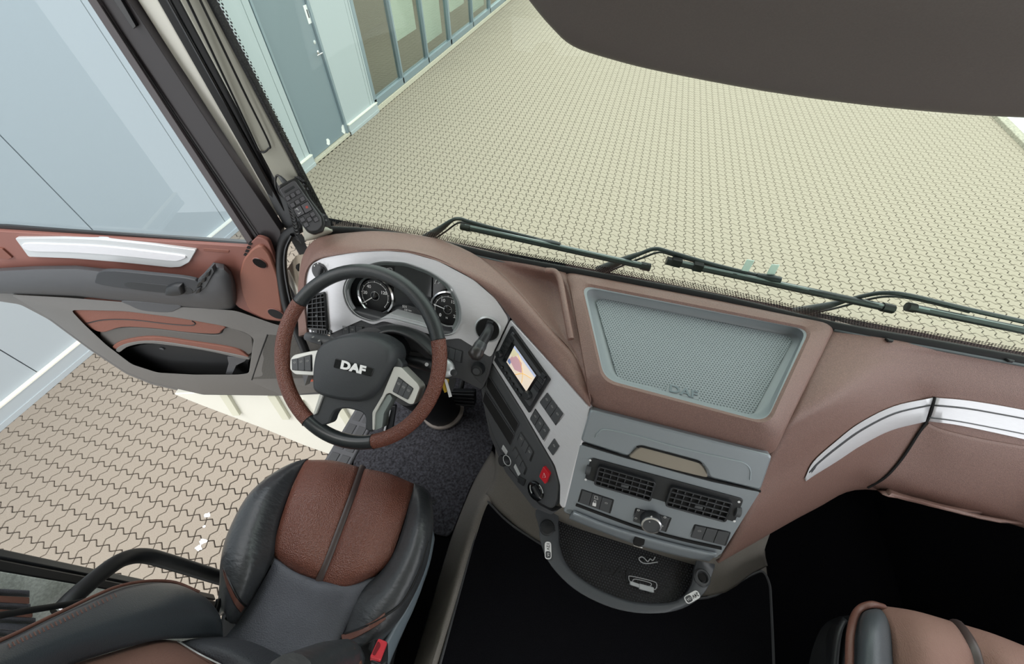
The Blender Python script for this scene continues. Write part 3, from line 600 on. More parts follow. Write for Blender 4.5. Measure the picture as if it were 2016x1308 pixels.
# brown shelf between hood and centre tray pad, with its sunken pocket
SH = [[(850, 467, .716), (930, 486, .716), (1010, 506, .714), (1060, 518, .714), (1112, 530, .718)],
      [(922, 494, .716), (990, 515, .716), (1040, 527, .716), (1080, 537, .716), (1118, 552, .718)],
      [(985, 540, .722), (1022, 546, .744), (1060, 553, .752), (1094, 562, .748), (1124, 585, .722)],
      [(1040, 597, .732), (1060, 600, .75), (1082, 605, .762), (1106, 612, .758), (1135, 632, .73)],
      [(1085, 650, .745), (1096, 653, .748), (1108, 658, .755), (1118, 662, .75), (1148, 684, .742)],
      [(1130, 700, .762), (1134, 707, .758), (1140, 714, .758), (1146, 720, .757), (1158, 738, .758)],
      [(1156, 760, .785), (1157, 768, .782), (1158, 775, .78), (1159, 782, .779), (1160, 792, .778)]]
patch('top_shelf', [[Q(*p) for p in r] for r in SH], BROWN, da, nu=4, nv=4, thick=.005)
tube('shelf_ridge', [Q(1075, 533, .706), Q(1093, 536, .704), Q(1103, 555, .706), Q(1113, 610, .714), Q(1124, 668, .732)], .008, BROWN, da, n=8)
# centre pad with the sunken tray
def ring(cs, r, k=6, m=6): return rloop([Q(*c) for c in cs], r, k, m)
PA = [(1106, 530, .76), (1652, 634, .76), (1520, 901, .83), (1160, 806, .83)]
PB = [(1107, 531, .722), (1650, 635, .722), (1520, 897, .80), (1160, 803, .80)]
PC = [(1118, 540, .708), (1640, 640, .708), (1534, 862, .752), (1160, 770, .752)]
PD = [(1140, 555, .706), (1602, 646, .706), (1514, 838, .728), (1186, 752, .728)]
PE = [(1146, 562, .712), (1594, 650, .712), (1508, 832, .734), (1190, 747, .734)]
pad = loops('centre_pad', [ring(PA, .03), ring(PB, .03), ring(PC, .035), ring(PD, .03), ring(PE, .03), ring([(a, b, z + .03) for a, b, z in PE], .03)], BROWN, da, cap0=True, cap1=False, auto=50)
lin_ = thing('dash_tray_mat', 'blue grey dotted rubber mat lying in the tray on top of the dashboard', 'mat', Q(1350, 690, .76))
TM = mat('blue_grey_rubber', '83898d', .45)
PF = [(1150, 566, .720), (1590, 651, .720), (1506, 829, .740), (1193, 745, .740)]
PG = [(1157, 580, .738), (1580, 660, .738), (1500, 824, .754), (1200, 743, .754)]
PG2 = [(1152, 566, .714), (1588, 650, .714), (1507, 831, .735), (1191, 746, .735)]
PH = [(1166, 588, .744), (1566, 664, .744), (1490, 820, .760), (1210, 740, .760)]
loops('mat_tray', [ring(PE, .03), ring(PG2, .03), ring(PF, .03), ring(PG, .03), ring(PH, .03)], TM, lin_, cap0=False, cap1=True, auto=40)
MP = Pl(Q(1170, 590, .743), Q(1566, 664, .743), Q(1210, 740, .7585))
DOT = dotmat('dotted_rubber', '888f93', '5d6569', .0066, .28, MP.u, MP.v, .5, .8)
fld = ppr(MP, 'dotted_field', [(1172, 592), (1190, 588), (1555, 662), (1560, 672), (1484, 815), (1470, 818), (1225, 752), (1215, 742)], -.002, .002, DOT, lin_, r=.012)
pp = MP(1345, 771, .0022); d1_ = (MP(1378, 779, .002) - MP(1312, 762, .002)).normalized()
ppr(MP, 'emblem_plate', [(1315, 758), (1378, 773), (1375, 788), (1310, 772)], .0, .0032, TM, fld, r=.002)
text('emblem_letters', 'DAF', MP(1345, 772, .0036), d1_, MP.n.cross(d1_), .026, mat('mat_emboss', '6a767c', .5), fld, .0012, .02, sx=1.25)
# passenger side
T0 = [(1642, 637, .722), (1740, 662, .718), (1840, 682, .72), (1940, 700, .722), (2110, 727, .722)]
T1 = [(1598, 728, .752), (1690, 706, .736), (1790, 696, .736), (1900, 710, .738), (2110, 744, .738)]
T2 = [(1556, 824, .785), (1660, 770, .757), (1765, 716, .75), (1880, 722, .752), (2110, 758, .752)]
F0 = [(1556, 824, .785), (1660, 770, .757), (1765, 716, .75), (1880, 722, .752), (2110, 758, .752)]
F1 = [(1530, 872, .835), (1650, 812, .80), (1770, 752, .785), (1880, 758, .787), (2110, 796, .787)]
F2 = [(1488, 955, .93), (1620, 880, .89), (1790, 808, .86), (1880, 815, .85), (2110, 850, .85)]
F3 = [(1455, 1040, 1.01), (1600, 942, .97), (1760, 880, .945), (1890, 905, .94), (2110, 955, .945)]
F4 = [(1420, 1104, 1.09), (1600, 1002, 1.08), (1708, 960, 1.055), (1900, 1003, 1.055), (2110, 1064, 1.06)]
F5 = [(1412, 1108, 1.13), (1600, 1000, 1.13), (1708, 955, 1.12), (1900, 990, 1.12), (2110, 1050, 1.12)]
pface = patch('passenger_fascia', [[Q(a, b, z + .03) for a, b, z in T0]] + [[Q(*p) for p in F] for F in (T0, T1, F0, F1, F2, F3, F4, F5)], BROWN, da, nu=6, nv=5, thick=.006)
PS = Surf(pface)
def trim(name, top, bot, m, parent, h=.006, **kw):
    A, B = cr([V((a, b, 0)) for a, b in top], 5), cr([V((a, b, 0)) for a, b in bot], 5)
    R = [[PS(lerp(p.x, q.x, t), lerp(p.y, q.y, t), hh) for p, q in zip(A, B)] for t, hh in ((0, -.002), (.01, h), (.5, h), (.99, h), (1, -.002))]
    return patch(name, R, m, parent, nu=1, nv=1, thick=.004, **kw)
tr1 = trim('silver_trim', [(1585, 942), (1602, 909), (1645, 870), (1693, 833), (1760, 800), (1837, 783)], [(1587, 948), (1606, 935), (1648, 909), (1697, 877), (1755, 848), (1822, 831)], SILV, da)
trim('trim_groove', [(1594, 930), (1610, 912), (1648, 880), (1697, 845), (1762, 813), (1832, 797)], [(1594, 932), (1612, 914), (1650, 883), (1699, 848), (1763, 816), (1831, 800)], GREYD, tr1, .0085)
tr2 = trim('silver_trim', [(1842, 783), (1900, 788), (1960, 797), (2030, 810), (2110, 826)], [(1826, 830), (1880, 837), (1950, 851), (2030, 869), (2110, 888)], SILV, da)
trim('trim_groove', [(1838, 797), (1900, 803), (1960, 813), (2030, 826), (2110, 842)], [(1837, 800), (1900, 806), (1960, 816), (2030, 829), (2110, 845)], GREYD, tr2, .0085)
trim('trim_groove', [(1830, 822), (1885, 829), (1950, 841), (2030, 857), (2110, 875)], [(1829, 824), (1885, 831), (1950, 843), (2030, 859), (2110, 877)], GREYD, tr2, .0085)
GAP = cr([V((1829, 834, 0)), V((1808, 858, 0)), V((1778, 904, 0)), V((1745, 940, 0)), V((1716, 959, 0))], 4)
TOPR = [(1829, 834), (1880, 841), (1950, 855), (2030, 873), (2110, 892)]; BOTR = [(1716, 956), (1800, 971), (1900, 992), (2000, 1019), (2110, 1050)]
def lidrow(i, h):
    t = i / (len(GAP) - 1); g = GAP[i]; row = []
    for k in range(17):
        u = k / 16; j = min(3, int(u * 4)); f = u * 4 - j
        a = V(TOPR[j]).lerp(V(TOPR[j + 1]), f); b = V(BOTR[j]).lerp(V(BOTR[j + 1]), f); p = a.lerp(b, (g.y - 834) / 125); gx = lerp(g.x, p.x, u) if u < .999 else p.x
        p = V((gx if u < .4 else lerp(gx, p.x, .0), p.y)); row.append(PS(p.x, lerp(g.y, p.y, min(1, u * 4)), h))
    return row
gb = patch('glovebox_lid', [lidrow(i, .005) for i in range(len(GAP))], BROWN, da, nu=1, nv=1, thick=.004)
tube('lid_gap', [PS(a, b, .004) for a, b in ((1840, 783), (1829, 822), (1806, 857), (1776, 903), (1743, 940), (1708, 961))], .0032, DEEP, gb, n=6)
# vent slots by the windscreen
for c in ((1752, 668), (1990, 708)): prism('demister_clip', [Q(c[0] - 8, c[1] - 3, .712), Q(c[0] + 8, c[1] + 1, .712), Q(c[0] + 8, c[1] + 4, .712), Q(c[0] - 2, c[1] + 3, .712)], (0, 0, 1), .006, RUBB, da, bevel=.001)
# ------------------------------------------------------------------ silver instrument panel
ins = thing('instrument_panel', 'brushed silver instrument panel with two dials behind the steering wheel', 'instrument panel', IP(780, 620))
ppr(IP, 'lower_fascia', [(650, 612), (700, 612), (760, 628), (850, 648), (930, 662), (975, 690), (962, 740), (948, 770), (900, 745), (860, 760), (780, 740), (660, 690), (648, 665)], -.05, .004, GREYD, ins, r=.01, bevel=.004)
SO = [(606, 655), (600, 600), (601, 548), (612, 521), (636, 508), (700, 497), (760, 494), (805, 498), (862, 514), (932, 551), (976, 589), (1002, 629), (985, 665), (966, 705), (930, 680), (905, 666), (870, 670), (845, 658), (755, 632), (735, 640), (700, 626), (690, 614), (665, 612), (657, 622), (655, 658)]
cl = [(676, 568), (682, 597), (700, 621), (735, 634), (762, 624), (845, 646), (868, 662), (897, 658), (911, 632), (908, 597), (890, 562), (850, 534), (800, 516), (750, 513), (710, 524), (686, 545)]
def clr(h, s=1.0):
    L = rloop(IP.ps(cl, h), .02, 3, 1); c = sum(L, V()) / len(L); return [c + (p - c) * s for p in L]
# plate with the cluster opening: stitched between the opening and the outline by angle
def plate_with_hole(P, name, outer, hole, h0, h1, m, parent):
    O = rloop(P.ps(outer, h1), .012, 3, 3); c = sum(hole, V()) / len(hole); cu = P.uv(c)
    def ang(p): a = P.uv(p); return math.atan2(a[1] - cu[1], a[0] - cu[0])
    N = 120; 
    def at(L, th):
        best = None
        for i in range(len(L)):
            a, b = P.uv(L[i]), P.uv(L[(i + 1) % len(L)]); ax, ay, bx, by = a[0] - cu[0], a[1] - cu[1], b[0] - cu[0], b[1] - cu[1]
            dx, dy = math.cos(th), math.sin(th); den = (bx - ax) * dy - (by - ay) * dx
            if abs(den) < 1e-12: continue
            s = (ay * dx - ax * dy) / den
            if -1e-6 <= s <= 1 + 1e-6:
                r = (ax + (bx - ax) * s) * dx + (ay + (by - ay) * s) * dy
                if r > 0 and (best is None or r > best): best = r
        return best
    ths = sorted(set([2 * math.pi * k / N - math.pi for k in range(N)] + [ang(p) for p in O]))
    LO, LI = [], []
    for t in ths:
        a, b = at(O, t), at(hole, t); LO.append(P.at(cu[0] + a * math.cos(t), cu[1] + a * math.sin(t), h1)); LI.append(P.at(cu[0] + b * math.cos(t), cu[1] + b * math.sin(t), h1))
    return loops(name, [[p - P.n * (h1 - h0) for p in LO], LO, LI, [p - P.n * (h1 - h0) for p in LI]], m, parent, cap0=False, cap1=False, bevel=.002)
plate = plate_with_hole(IP, 'silver_plate', SO, clr(0), -.02, .008, SILV, ins)
rim = loops('cluster_rim', [clr(.002, 1.0), clr(.011, 1.0), clr(.011, .985), clr(-.012, .95)], SILP, ins, cap0=False, cap1=False)
RG = mat('cluster_slope', '7b8381', .5)
loops('cluster_slope', [clr(-.012, .95), clr(-.03, .90), clr(-.045, .89)], RG, ins, cap0=False, cap1=False)
cf = loops('display_face', [clr(-.06, .97), clr(-.042, .97)], mat('display_black', '17181a', .08), ins, cap0=True, cap1=True)
HF = -.040
def arc(P, o, r0, r1, a0, a1, h, n=20):
    A = [P.at(o[0] + r1 * math.cos(t), o[1] + r1 * math.sin(t), h) for t in (math.radians(a0 + (a1 - a0) * k / n) for k in range(n + 1))]
    B = [P.at(o[0] + r0 * math.cos(t), o[1] + r0 * math.sin(t), h) for t in (math.radians(a0 + (a1 - a0) * k / n) for k in range(n, -1, -1))]
    return A + B
IX = IP.u; IY = IP.v if IP.v.z > 0 else -IP.v
IPf = Pl(IP.o, IP.o + IX, IP.o + IY)
def gauge(c, rpx, nums, needle, nm):
    cc = IP(*c, HF); o = IP.uv(cc); e = IP.uv(IP(c[0] + rpx, c[1], HF)); R_ = math.hypot(e[0] - o[0], e[1] - o[1])
    sgn = 1 if IP.v.z > 0 else -1
    def pt(r, a, h): a = math.radians(a); return cc + IX * (r * math.cos(a)) + IY * (r * math.sin(a)) + IP.n * (h - HF)
    g = lathe('gauge_' + nm, [(R_, 0), (R_, .003), (R_ * .9, .0035)], cc, IP.n, mat('dial_black', '101113', .3), ins, n=40)
    lathe('chrome_ring', [(R_ * 1.08, -.002), (R_ * 1.08, .010), (R_ * 1.0, .013), (R_ * .93, .008), (R_ * .90, .0036)], cc, IP.n, CHRM, g, n=40)
    lathe('dial_disc', [(R_ * .9, .0037), (R_ * .9, .0085), (R_ * .82, .009)], cc, IP.n, mat('dial_black', '101113', .3), g, n=40)
    for a0, a1 in ((-140, -235), (-40, 55)): 
        pass
    tube('dial_scale', [pt(R_ * .76, a, HF + .0098) for a in range(225, -50, -15)], .0006, WHT, g, n=5, spl=2)
    for a in range(225, -46, -27): bar('dial_tick', pt(R_ * .74, a, HF + .0098), pt(R_ * .82, a, HF + .0098), .0014, .0005, IP.n, WHT, g, bevel=0)
    for s, a in nums: text('dial_number', s, pt(R_ * .58, a, HF + .0095), IX, IY, .013, WHT, g, .0004, .02)
    bar('needle', pt(-R_ * .12, needle, HF + .013), pt(R_ * .84, needle, HF + .013), .0028, .0012, IP.n, WHT, g)
    lathe('needle_hub', [(R_ * .22, .009), (R_ * .22, .012), (R_ * .15, .0145)], cc, IP.n, BLKG, g)
    tube('hub_ring', [pt(R_ * .24, a, HF + .0105) for a in range(0, 360, 20)], .0006, SILP, g, n=5, spl=2, closed=True)
    return g, pt, R_
g1, pt1, R1 = gauge((742, 581), 33, (('20', 170), ('40', 125), ('120', 25)), 215, 'speed')
g2, pt2, R2 = gauge((884, 608), 33, (('0', 222), ('10', 120), ('15', 60), ('20', 5), ('25', -35)), 165, 'revs')
text('gear_letter', 'N', pt2(R2 * .5, 265, HF + .0095), IX, IY, .008, WHT, g2, .0004)
scr = ppr(IP, 'centre_display', [(778, 516), (800, 516), (850, 536), (848, 640), (772, 618)], -.05, -.036, mat('display_glass', '2a2c2e', .06), ins, r=.002)
ppr(IP, 'display_frame', [(772, 612), (848, 634), (848, 644), (772, 622)], -.04, -.033, GREYD, scr, r=.002)
text('display_digits', '531', IP(797, 604, -.0352), IX, IY, .010, WHT, scr, .0003)
text('display_digits', '155 km', IP(803, 611, -.0352), IX, IY, .008, WHT, scr, .0003)
ppr(IP, 'rim_ledge', [(745, 630), (768, 618), (848, 640), (862, 655), (850, 655), (765, 630)], -.04, .0075, SILP, ins, r=.003)
for c, d in (((752, 530), 1), ((860, 545), 1)):
    fg = tube('fuel_scale', IP.ps([(c[0] - 4, c[1] + 14), (c[0] + 2, c[1] + 2), (c[0] + 16, c[1] - 2), (c[0] + 20, c[1] + 2), (c[0] + 19, c[1] + 16)], -.036), .0009, WHT, ins, n=5, spl=3)
    bar('scale_needle', IP(c[0] + 2, c[1] + 14, -.035), IP(c[0] + 14, c[1] + 4, -.035), .0025, .001, IP.n, SILP, fg)
# round switches and vents on the plate
def knob(P, name, c, r, h, m, parent, base=0., ridge=True, cap=None):
    k = lathe(name, [(r, base), (r, base + h * .85), (r * .9, base + h), (r * .5, base + h)], P(*c), P.n, m, parent, n=24)
    return k
ls_ = lathe('light_switch', [(.0245, 0), (.0245, .004), (.0235, .005), (.012, .005)], IP(631, 534, .006), IP.n, GREYD, ins, n=32)
bar('switch_grip', IP(629, 543, .016), IP(634, 526, .016), .008, .010, IP.n, BLKP, ls_, bevel=.003)
lathe('grip_base', [(.0145, 0), (.0145, .002)], IP(631, 534, .0125), IP.n, GREYD, ls_)
for a in (20, 50, 80, 110, 140): prism('switch_mark', oval(IP, (631 + 16 * math.cos(math.radians(a)), 534 - 16 * math.sin(math.radians(a))), .002, .002, 0, .0131, 8), IP.n, .0004, WHT, ls_, bevel=0)
def vent(P, name, q, nu, nv, parent, lvl=.009):
    A = [P(*c) for c in q]; base = rloop([p + P.n * lvl for p in A], .008, 4); c = sum(base, V()) / len(base); sh = lambda k, hh: [c + (p - c) * k + P.n * hh for p in base]
    v = loops(name, [sh(1.0, -.004), sh(1.0, .008), sh(.97, .009), sh(.94, .008), sh(.93, .0006)], BLKP, parent, cap0=True, cap1=True, fm=None)
    prism('vent_cavity', sh(.935, .001), P.n, .0008, DEEP, v, bevel=0)
    f = lambda s, t, hh: (A[0] * (1 - s) * (1 - t) + A[1] * s * (1 - t) + A[2] * s * t + A[3] * (1 - s) * t) + P.n * (lvl + hh)
    for i in range(1, nu): bar('vane', f(i / nu, .05, .0035), f(i / nu, .95, .0035), .0016, .004, P.n, CHAR, v, bevel=0)
    for j in range(nv + 1): bar('slat', f(.03, min(.96, max(.04, j / nv)), .0065), f(.97, min(.96, max(.04, j / nv)), .0065), .0022, .004, P.n, CHAR, v, bevel=.0008)
    bar('vent_tab', f(.45, .6, .008), f(.58, .6, .008), .007, .004, P.n, CHAR, v)
    return v
lv = vent(IP, 'side_vent', [(613, 580), (645, 572), (651, 648), (612, 645)], 4, 8, ins, .008)
tw = ppr(IP, 'vent_wheel_panel', [(612, 648), (652, 651), (652, 660), (613, 657)], -.01, .011, CHAR, ins, r=.003)
for k in range(5): ppr(IP, 'wheel_rib', [(622 + k * 5, 650), (625 + k * 5, 650), (625 + k * 5, 658), (622 + k * 5, 658)], .01, .014, BLKP, tw, r=.0005)
for c in ((617, 653), (648, 656)): prism('vent_dot', oval(IP, c, .002, .002, 0, .0115, 8), IP.n, .0006, WHT, tw, bevel=0)
PRT = mat('grey_print', '9a9a9a', .5)
def keys(P, name, q, n, parent, h=.006, marks=(), along=0, mm=None):
    A = [P(*c) for c in q]; fr = prism(name, rloop([p + P.n * h for p in A], .005, 4), P.n, .014, BLKP, parent, bevel=.0015)
    f = lambda s, t, hh: (A[0] * (1 - s) * (1 - t) + A[1] * s * (1 - t) + A[2] * s * t + A[3] * (1 - s) * t) + P.n * hh
    for i in range(n):
        s0, s1 = .06 + .88 * i / n, .06 + .88 * (i + 1) / n - .015
        c = [f(s0, .08, h + .003), f(s1, .08, h + .003), f(s1, .92, h + .003), f(s0, .92, h + .003)]
        kk = prism('switch_key', rloop(c, .0015, 2), P.n, .008, mm or CHAR, fr, bevel=.0008)
        if i in marks:
            m0 = f((s0 + s1) / 2, .35, h + .0034); uu = (A[1] - A[0]).normalized(); vv = P.n.cross(uu)
            tube('key_symbol', [m0 + uu * (.0035 * math.cos(t)) + vv * (.0025 * math.sin(t)) for t in (2 * math.pi * k / 8 for k in range(8))], .0004, PRT, kk, n=4, spl=1, closed=True)
            bar('key_symbol', m0 - uu * .004, m0 + uu * .004, .0006, .0004, P.n, PRT, kk, bevel=0)
    return fr
keys(IP, 'switch_block', [(674, 637), (719, 641), (722, 664), (676, 661)], 3, ins, .005, (0, 1))
keys(IP, 'switch_block', [(872, 676), (914, 690), (911, 715), (868, 700)], 3, ins, .005)
ppr(IP, 'column_slot', [(745, 645), (765, 641), (850, 660), (870, 680), (800, 665)], .0, .0055, DEEP, ins, r=.01)
# gear selector well
gw = lathe('selector_rim', [(.037, 0), (.037, .004), (.033, .007), (.030, .004)], IP(961, 648, .006), IP.n, SILP, ins, n=32)
lathe('selector_well', [(.0305, .0), (.0305, .0085), (.028, .009)], IP(961, 648, .006), IP.n, DEEP, ins, n=32)
gs = thing('gear_selector', 'black gear selector lever with rounded knob right of the steering wheel', 'gear lever', IP(961, 648, .01))
a, b = IP(963, 640, .02), Q(938, 694, .80)
bar('lever_slot', IP(966, 632, .017), IP(958, 662, .017), .016, .012, IP.n, BLKP, gs)
tube('lever', [IP(964, 640, .0), IP(962, 652, .05), b.lerp(IP(962, 652, .05), .35)], [.010, .012, .014], BLKP, gs, n=14)
tube('grip', [b.lerp(IP(962, 652, .05), .55), b.lerp(IP(962, 652, .05), .3), b], [.013, .0165, .0165], BLKL, gs, n=16)
lathe('knob_cap', [(.006, -.014), (.0165, -.010), (.0195, 0), (.0185, .010), (.013, .017), (.004, .020)], b, (b - IP(962, 652, .05)).normalized(), mat('knob_dark', '2a2727', .3), gs, n=24)
# rotary knob below the selector
rk = lathe('rotary_knob', [(.019, 0), (.019, .012), (.016, .022), (.012, .023)], IP(943, 724, .004), IP.n, BLKP, ins, n=20)
ppr(IP, 'knob_plate', [(930, 700), (955, 712), (958, 735), (948, 758), (928, 735)], .0, .006, CHAR, ins, r=.004)
lathe('knob_face', [(.010, .022), (.010, .0245)], IP(943, 724, .004), IP.n, CHAR, rk)
# ------------------------------------------------------------------ radio panel
cp = thing('radio_console', 'angled silver console panel with switches facing the driver', 'console', CP(1060, 850))
ppr(CP, 'silver_plate', [(1004, 629), (1085, 717), (1160, 803), (1152, 850), (1135, 905), (1110, 1003), (1101, 995), (1102, 955), (1092, 918), (1030, 812), (966, 710)], -.03, .006, SILV, cp, r=.008, bevel=.003)
lo = ppr(CP, 'charcoal_panel', [(966, 712), (1030, 815), (1091, 922), (1100, 955), (1097, 985), (1086, 1004), (1062, 992), (1030, 960), (1000, 920), (972, 862), (955, 810), (946, 768), (955, 735)], -.05, .002, CHAR, cp, r=.012, bevel=.006)
ppr(CP, 'lower_cheek', [(946, 770), (958, 815), (976, 868), (1004, 926), (1062, 995), (1088, 1008), (1100, 1004), (1085, 1014), (1050, 1000), (995, 930), (965, 860)], -.08, -.01, GREYD, cp, r=.006, bevel=.004)
tube('panel_joint', CP.ps([(1004, 630), (985, 668), (966, 708)], .0065), .0015, DEEP, cp, n=6)
keys(CP, 'switch_block', [(1080, 767), (1117, 815), (1098, 840), (1064, 791)], 3, cp, .006, (0, 1, 2))
keys(CP, 'switch_block', [(1057, 801), (1089, 847), (1075, 871), (1045, 823)], 3, cp, .006, (0, 1, 2))
keys(CP, 'switch_block', [(1095, 859), (1107, 877), (1092, 898), (1080, 881)], 1, cp, .006, (0,))
for q in ([(961, 738), (1021, 834), (1013, 852), (957, 762)], [(955, 770), (1012, 857), (1004, 878), (950, 790)]):
    ppr(CP, 'storage_slot', q, -.01, .0035, DEEP, lo, r=.003, bevel=0)
    tube('slot_edge', CP.ps(q, .004), .0012, GREYD, lo, n=5, spl=0, closed=True)
keys(CP, 'switch_block', [(1027, 848), (1054, 890), (1046, 911), (1019, 865)], 3, lo, .003, (0, 2))
keys(CP, 'switch_block', [(1016, 877), (1040, 922), (1034, 937), (1009, 888)], 3, lo, .003)
hz = ppr(CP, 'hazard_switch', [(1069, 919), (1081, 934), (1073, 954), (1061, 939)], .0, .011, mat('hazard_red', 'c0202c', .3), lo, r=.003, bevel=.002)
tube('hazard_symbol', CP.ps([(1068, 941), (1071, 932), (1074, 940)], .0115), .0006, WHT, hz, n=4, spl=0, closed=True)
rl = lathe('rotary_dial', [(.026, 0), (.026, .006), (.022, .008)], CP(1056, 966, .002), CP.n, BLKG, lo, n=28)
bar('dial_grip', CP(1051, 957, .014), CP(1062, 978, .014), .010, .014, CP.n, BLKP, rl, bevel=.003)
for a0 in (40, 200): tube('dial_mark', [CP(1056, 966, .0108) + CP.u * (.022 * math.cos(t)) + CP.v * (.022 * math.sin(t)) for t in (math.radians(a0 + 12 * k) for k in range(6))], .0012, SILP, rl, n=5, spl=1)
kb = lathe('edge_knob', [(.016, 0), (.016, .02), (.014, .024)], CP(1000, 905, -.004), (CP.n - CP.u * .2).normalized(), BLKP, lo, n=24)
tube('knob_ring', [ORG[lo.name] * 0 + CP(998, 907, .021) + CP.u * (.0145 * math.cos(t)) + CP.v * (.0145 * math.sin(t)) for t in (2 * math.pi * k / 14 for k in range(14))], .001, SILP, kb, n=5, spl=1, closed=True)
for q in ([(990, 876), (999, 890), (996, 897), (987, 884)], [(1014, 914), (1024, 934), (1020, 938), (1011, 920)]): ppr(CP, 'chrome_insert', q, .0, .004, SILP, lo, r=.002)
ppr(CP, 'edge_keys', [(1020, 938), (1034, 946), (1030, 958), (1018, 950)], .0, .006, BLKP, lo, r=.002)
# radio and navigation unit
ra = thing('car_radio', 'black radio and navigation unit with a lit map screen', 'radio', CP(1030, 730))
ppr(CP, 'casing', [(1006, 642), (1082, 748), (1041, 814), (972, 710)], -.02, .012, BLKP, ra, r=.003, bevel=.002)
ppr(CP, 'front_face', [(1008, 652), (1074, 746), (1042, 802), (979, 708)], .0, .016, CHAR, ra, r=.006, bevel=.002)
ppr(CP, 'screen_surround', [(1008, 672), (1060, 742), (1036, 780), (988, 712)], .01, .0175, BLKG, ra, r=.002)
SCR = [(1013, 681), (1055, 740), (1036, 771), (997, 713)]
scn = prism('screen', CP.ps(SCR, .0182), CP.n, .001, mat('map_cream', 'e9d9c8', .2, emit=.45), ra, bevel=0)
A_ = CP.ps(SCR, .0186); sf = lambda s, t: A_[0] * (1 - s) * (1 - t) + A_[1] * s * (1 - t) + A_[2] * s * t + A_[3] * (1 - s) * t
for nm, c, poly in (('map_area', 'c9a0a8', ((.1, .3), (.45, .25), (.6, .6), (.35, .85), (.05, .75))), ('map_bar', 'b9c4e0', ((0, 0), (1, 0), (1, .12), (0, .12))), ('map_field', 'd9d3b0', ((.0, .15), (.25, .12), (.12, .5), (0, .5))), ('map_tag', '6f88b8', ((.02, .72), (.14, .72), (.14, .92), (.02, .92)))):
    prism(nm, [sf(*p) for p in poly], CP.n, .0003, mat(nm, c, .3, emit=.4), scn, bevel=0)
tube('map_road', [sf(.45, .98) + CP.n * .0004, sf(.65, .55) + CP.n * .0004, sf(.95, .3) + CP.n * .0004], .0008, mat('map_road', 'e0b54a', .4, emit=.4), scn, n=4, spl=3)
tube('map_road', [sf(.2, .1) + CP.n * .0004, sf(.6, .5) + CP.n * .0004, sf(.75, .95) + CP.n * .0004], .0007, mat('map_road', 'e0b54a', .4), scn, n=4, spl=3)
for c, r in (((1042, 777), .0115), ((987, 697), .010)): lathe('volume_knob', [(r, 0), (r, .012), (r * .85, .015)], CP(*c, .015), CP.n, BLKP, ra, n=20)
for a, b in ((990.3, 723.5), (997.3, 734.5), (1003.7, 745), (1010.8, 756), (1018.4, 766.7), (1025.7, 777.7)): lathe('preset_button', [(.0036, 0), (.0036, .004), (.003, .005)], CP(a, b, .016), CP.n, BLKG, ra, n=12)
for k in range(4):
    s = k / 4; p0 = V((1057 + 3, 744)); ppr(CP, 'side_key', [(1048 + k * 5.2, 762 - k * 7.5), (1058 + k * 4, 774 - k * 9), (1061 + k * 4, 768 - k * 9), (1051 + k * 5.2, 756 - k * 7.5)], .014, .019, BLKP, ra, r=.001)
for k in range(4): ppr(CP, 'side_key', [(985 + k * 5.5, 686 - k * 7), (993 + k * 5, 696 - k * 7), (996 + k * 5, 691 - k * 7), (988 + k * 5.5, 681 - k * 7)], .014, .0185, BLKP, ra, r=.001)
ppr(CP, 'disc_slot', [(1010, 660), (1013, 658), (1068, 735), (1066, 739)], .01, .0168, DEEP, ra, r=.001)
# ------------------------------------------------------------------ centre console
cc_ = thing('centre_console', 'grey metallic centre console with two air vents and climate knob', 'console', CO(1300, 1000))
ppr(CO, 'console_body', [(1161, 812), (1518, 902), (1500, 960), (1412, 1102), (1330, 1085), (1250, 1062), (1108, 1010), (1143, 872)], -.06, -.004, CONS, cc_, r=.01, bevel=.004)
fp = ppr(CO, 'flap_panel', [(1162, 808), (1521, 899), (1498, 966), (1397, 941), (1392, 925), (1378, 909), (1262, 878), (1250, 881), (1237, 899), (1143, 869)], -.01, .012, CONS, cc_, r=.008, bevel=.004)
GLP = mat('dish_beige_grey', '978f83', .4, .3)
ppr(CO, 'pull_dish', [(1255, 883), (1265, 880), (1376, 910), (1390, 926), (1396, 943), (1330, 930), (1235, 902)], -.015, .002, GLP, cc_, r=.01, bevel=.004)
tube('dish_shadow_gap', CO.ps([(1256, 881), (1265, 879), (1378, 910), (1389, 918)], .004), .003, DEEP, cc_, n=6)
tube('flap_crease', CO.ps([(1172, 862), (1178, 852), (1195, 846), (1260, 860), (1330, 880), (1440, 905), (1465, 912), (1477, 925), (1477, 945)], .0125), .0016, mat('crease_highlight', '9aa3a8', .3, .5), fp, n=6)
tube('panel_gap', CO.ps([(1143, 872), (1237, 902), (1330, 928), (1497, 968)], .002), .003, DEEP, cc_, n=6)
ppr(CO, 'face_plate', [(1142, 876), (1235, 904), (1395, 948), (1496, 970), (1420, 1092), (1405, 1096), (1260, 1062), (1120, 1003), (1110, 1008)], -.02, .006, CONS, cc_, r=.004, bevel=.003)
vb = ppr(CO, 'vent_band', [(1164, 902), (1465, 984), (1447, 1029), (1151, 944)], .0, .009, BLKP, cc_, r=.008, bevel=.002)
for q in ([(1179, 909), (1291, 941), (1280, 979), (1169, 946)], [(1320, 949), (1440, 981), (1425, 1019), (1307, 987)]):
    vent(CO, 'air_vent', q, 8, 4, cc_, .009)
for c in ((1158, 924), (1451, 1006)):
    w_ = lathe('vent_wheel', [(.013, -.005), (.013, .005)], CO(*c, .004), (CO.u), CHAR, cc_, n=18, auto=30)
    for d in ((4, -17), (-5, 21)): prism('wheel_dot', oval(CO, (c[0] + d[0], c[1] + d[1]), .0028, .0028, 0, .0098, 10), CO.n, .0006, WHT, vb, bevel=0)
k1 = keys(CO, 'switch_block', [(1144, 958), (1211, 980), (1203, 1010), (1136, 986)], 3, cc_, .006, (2,))
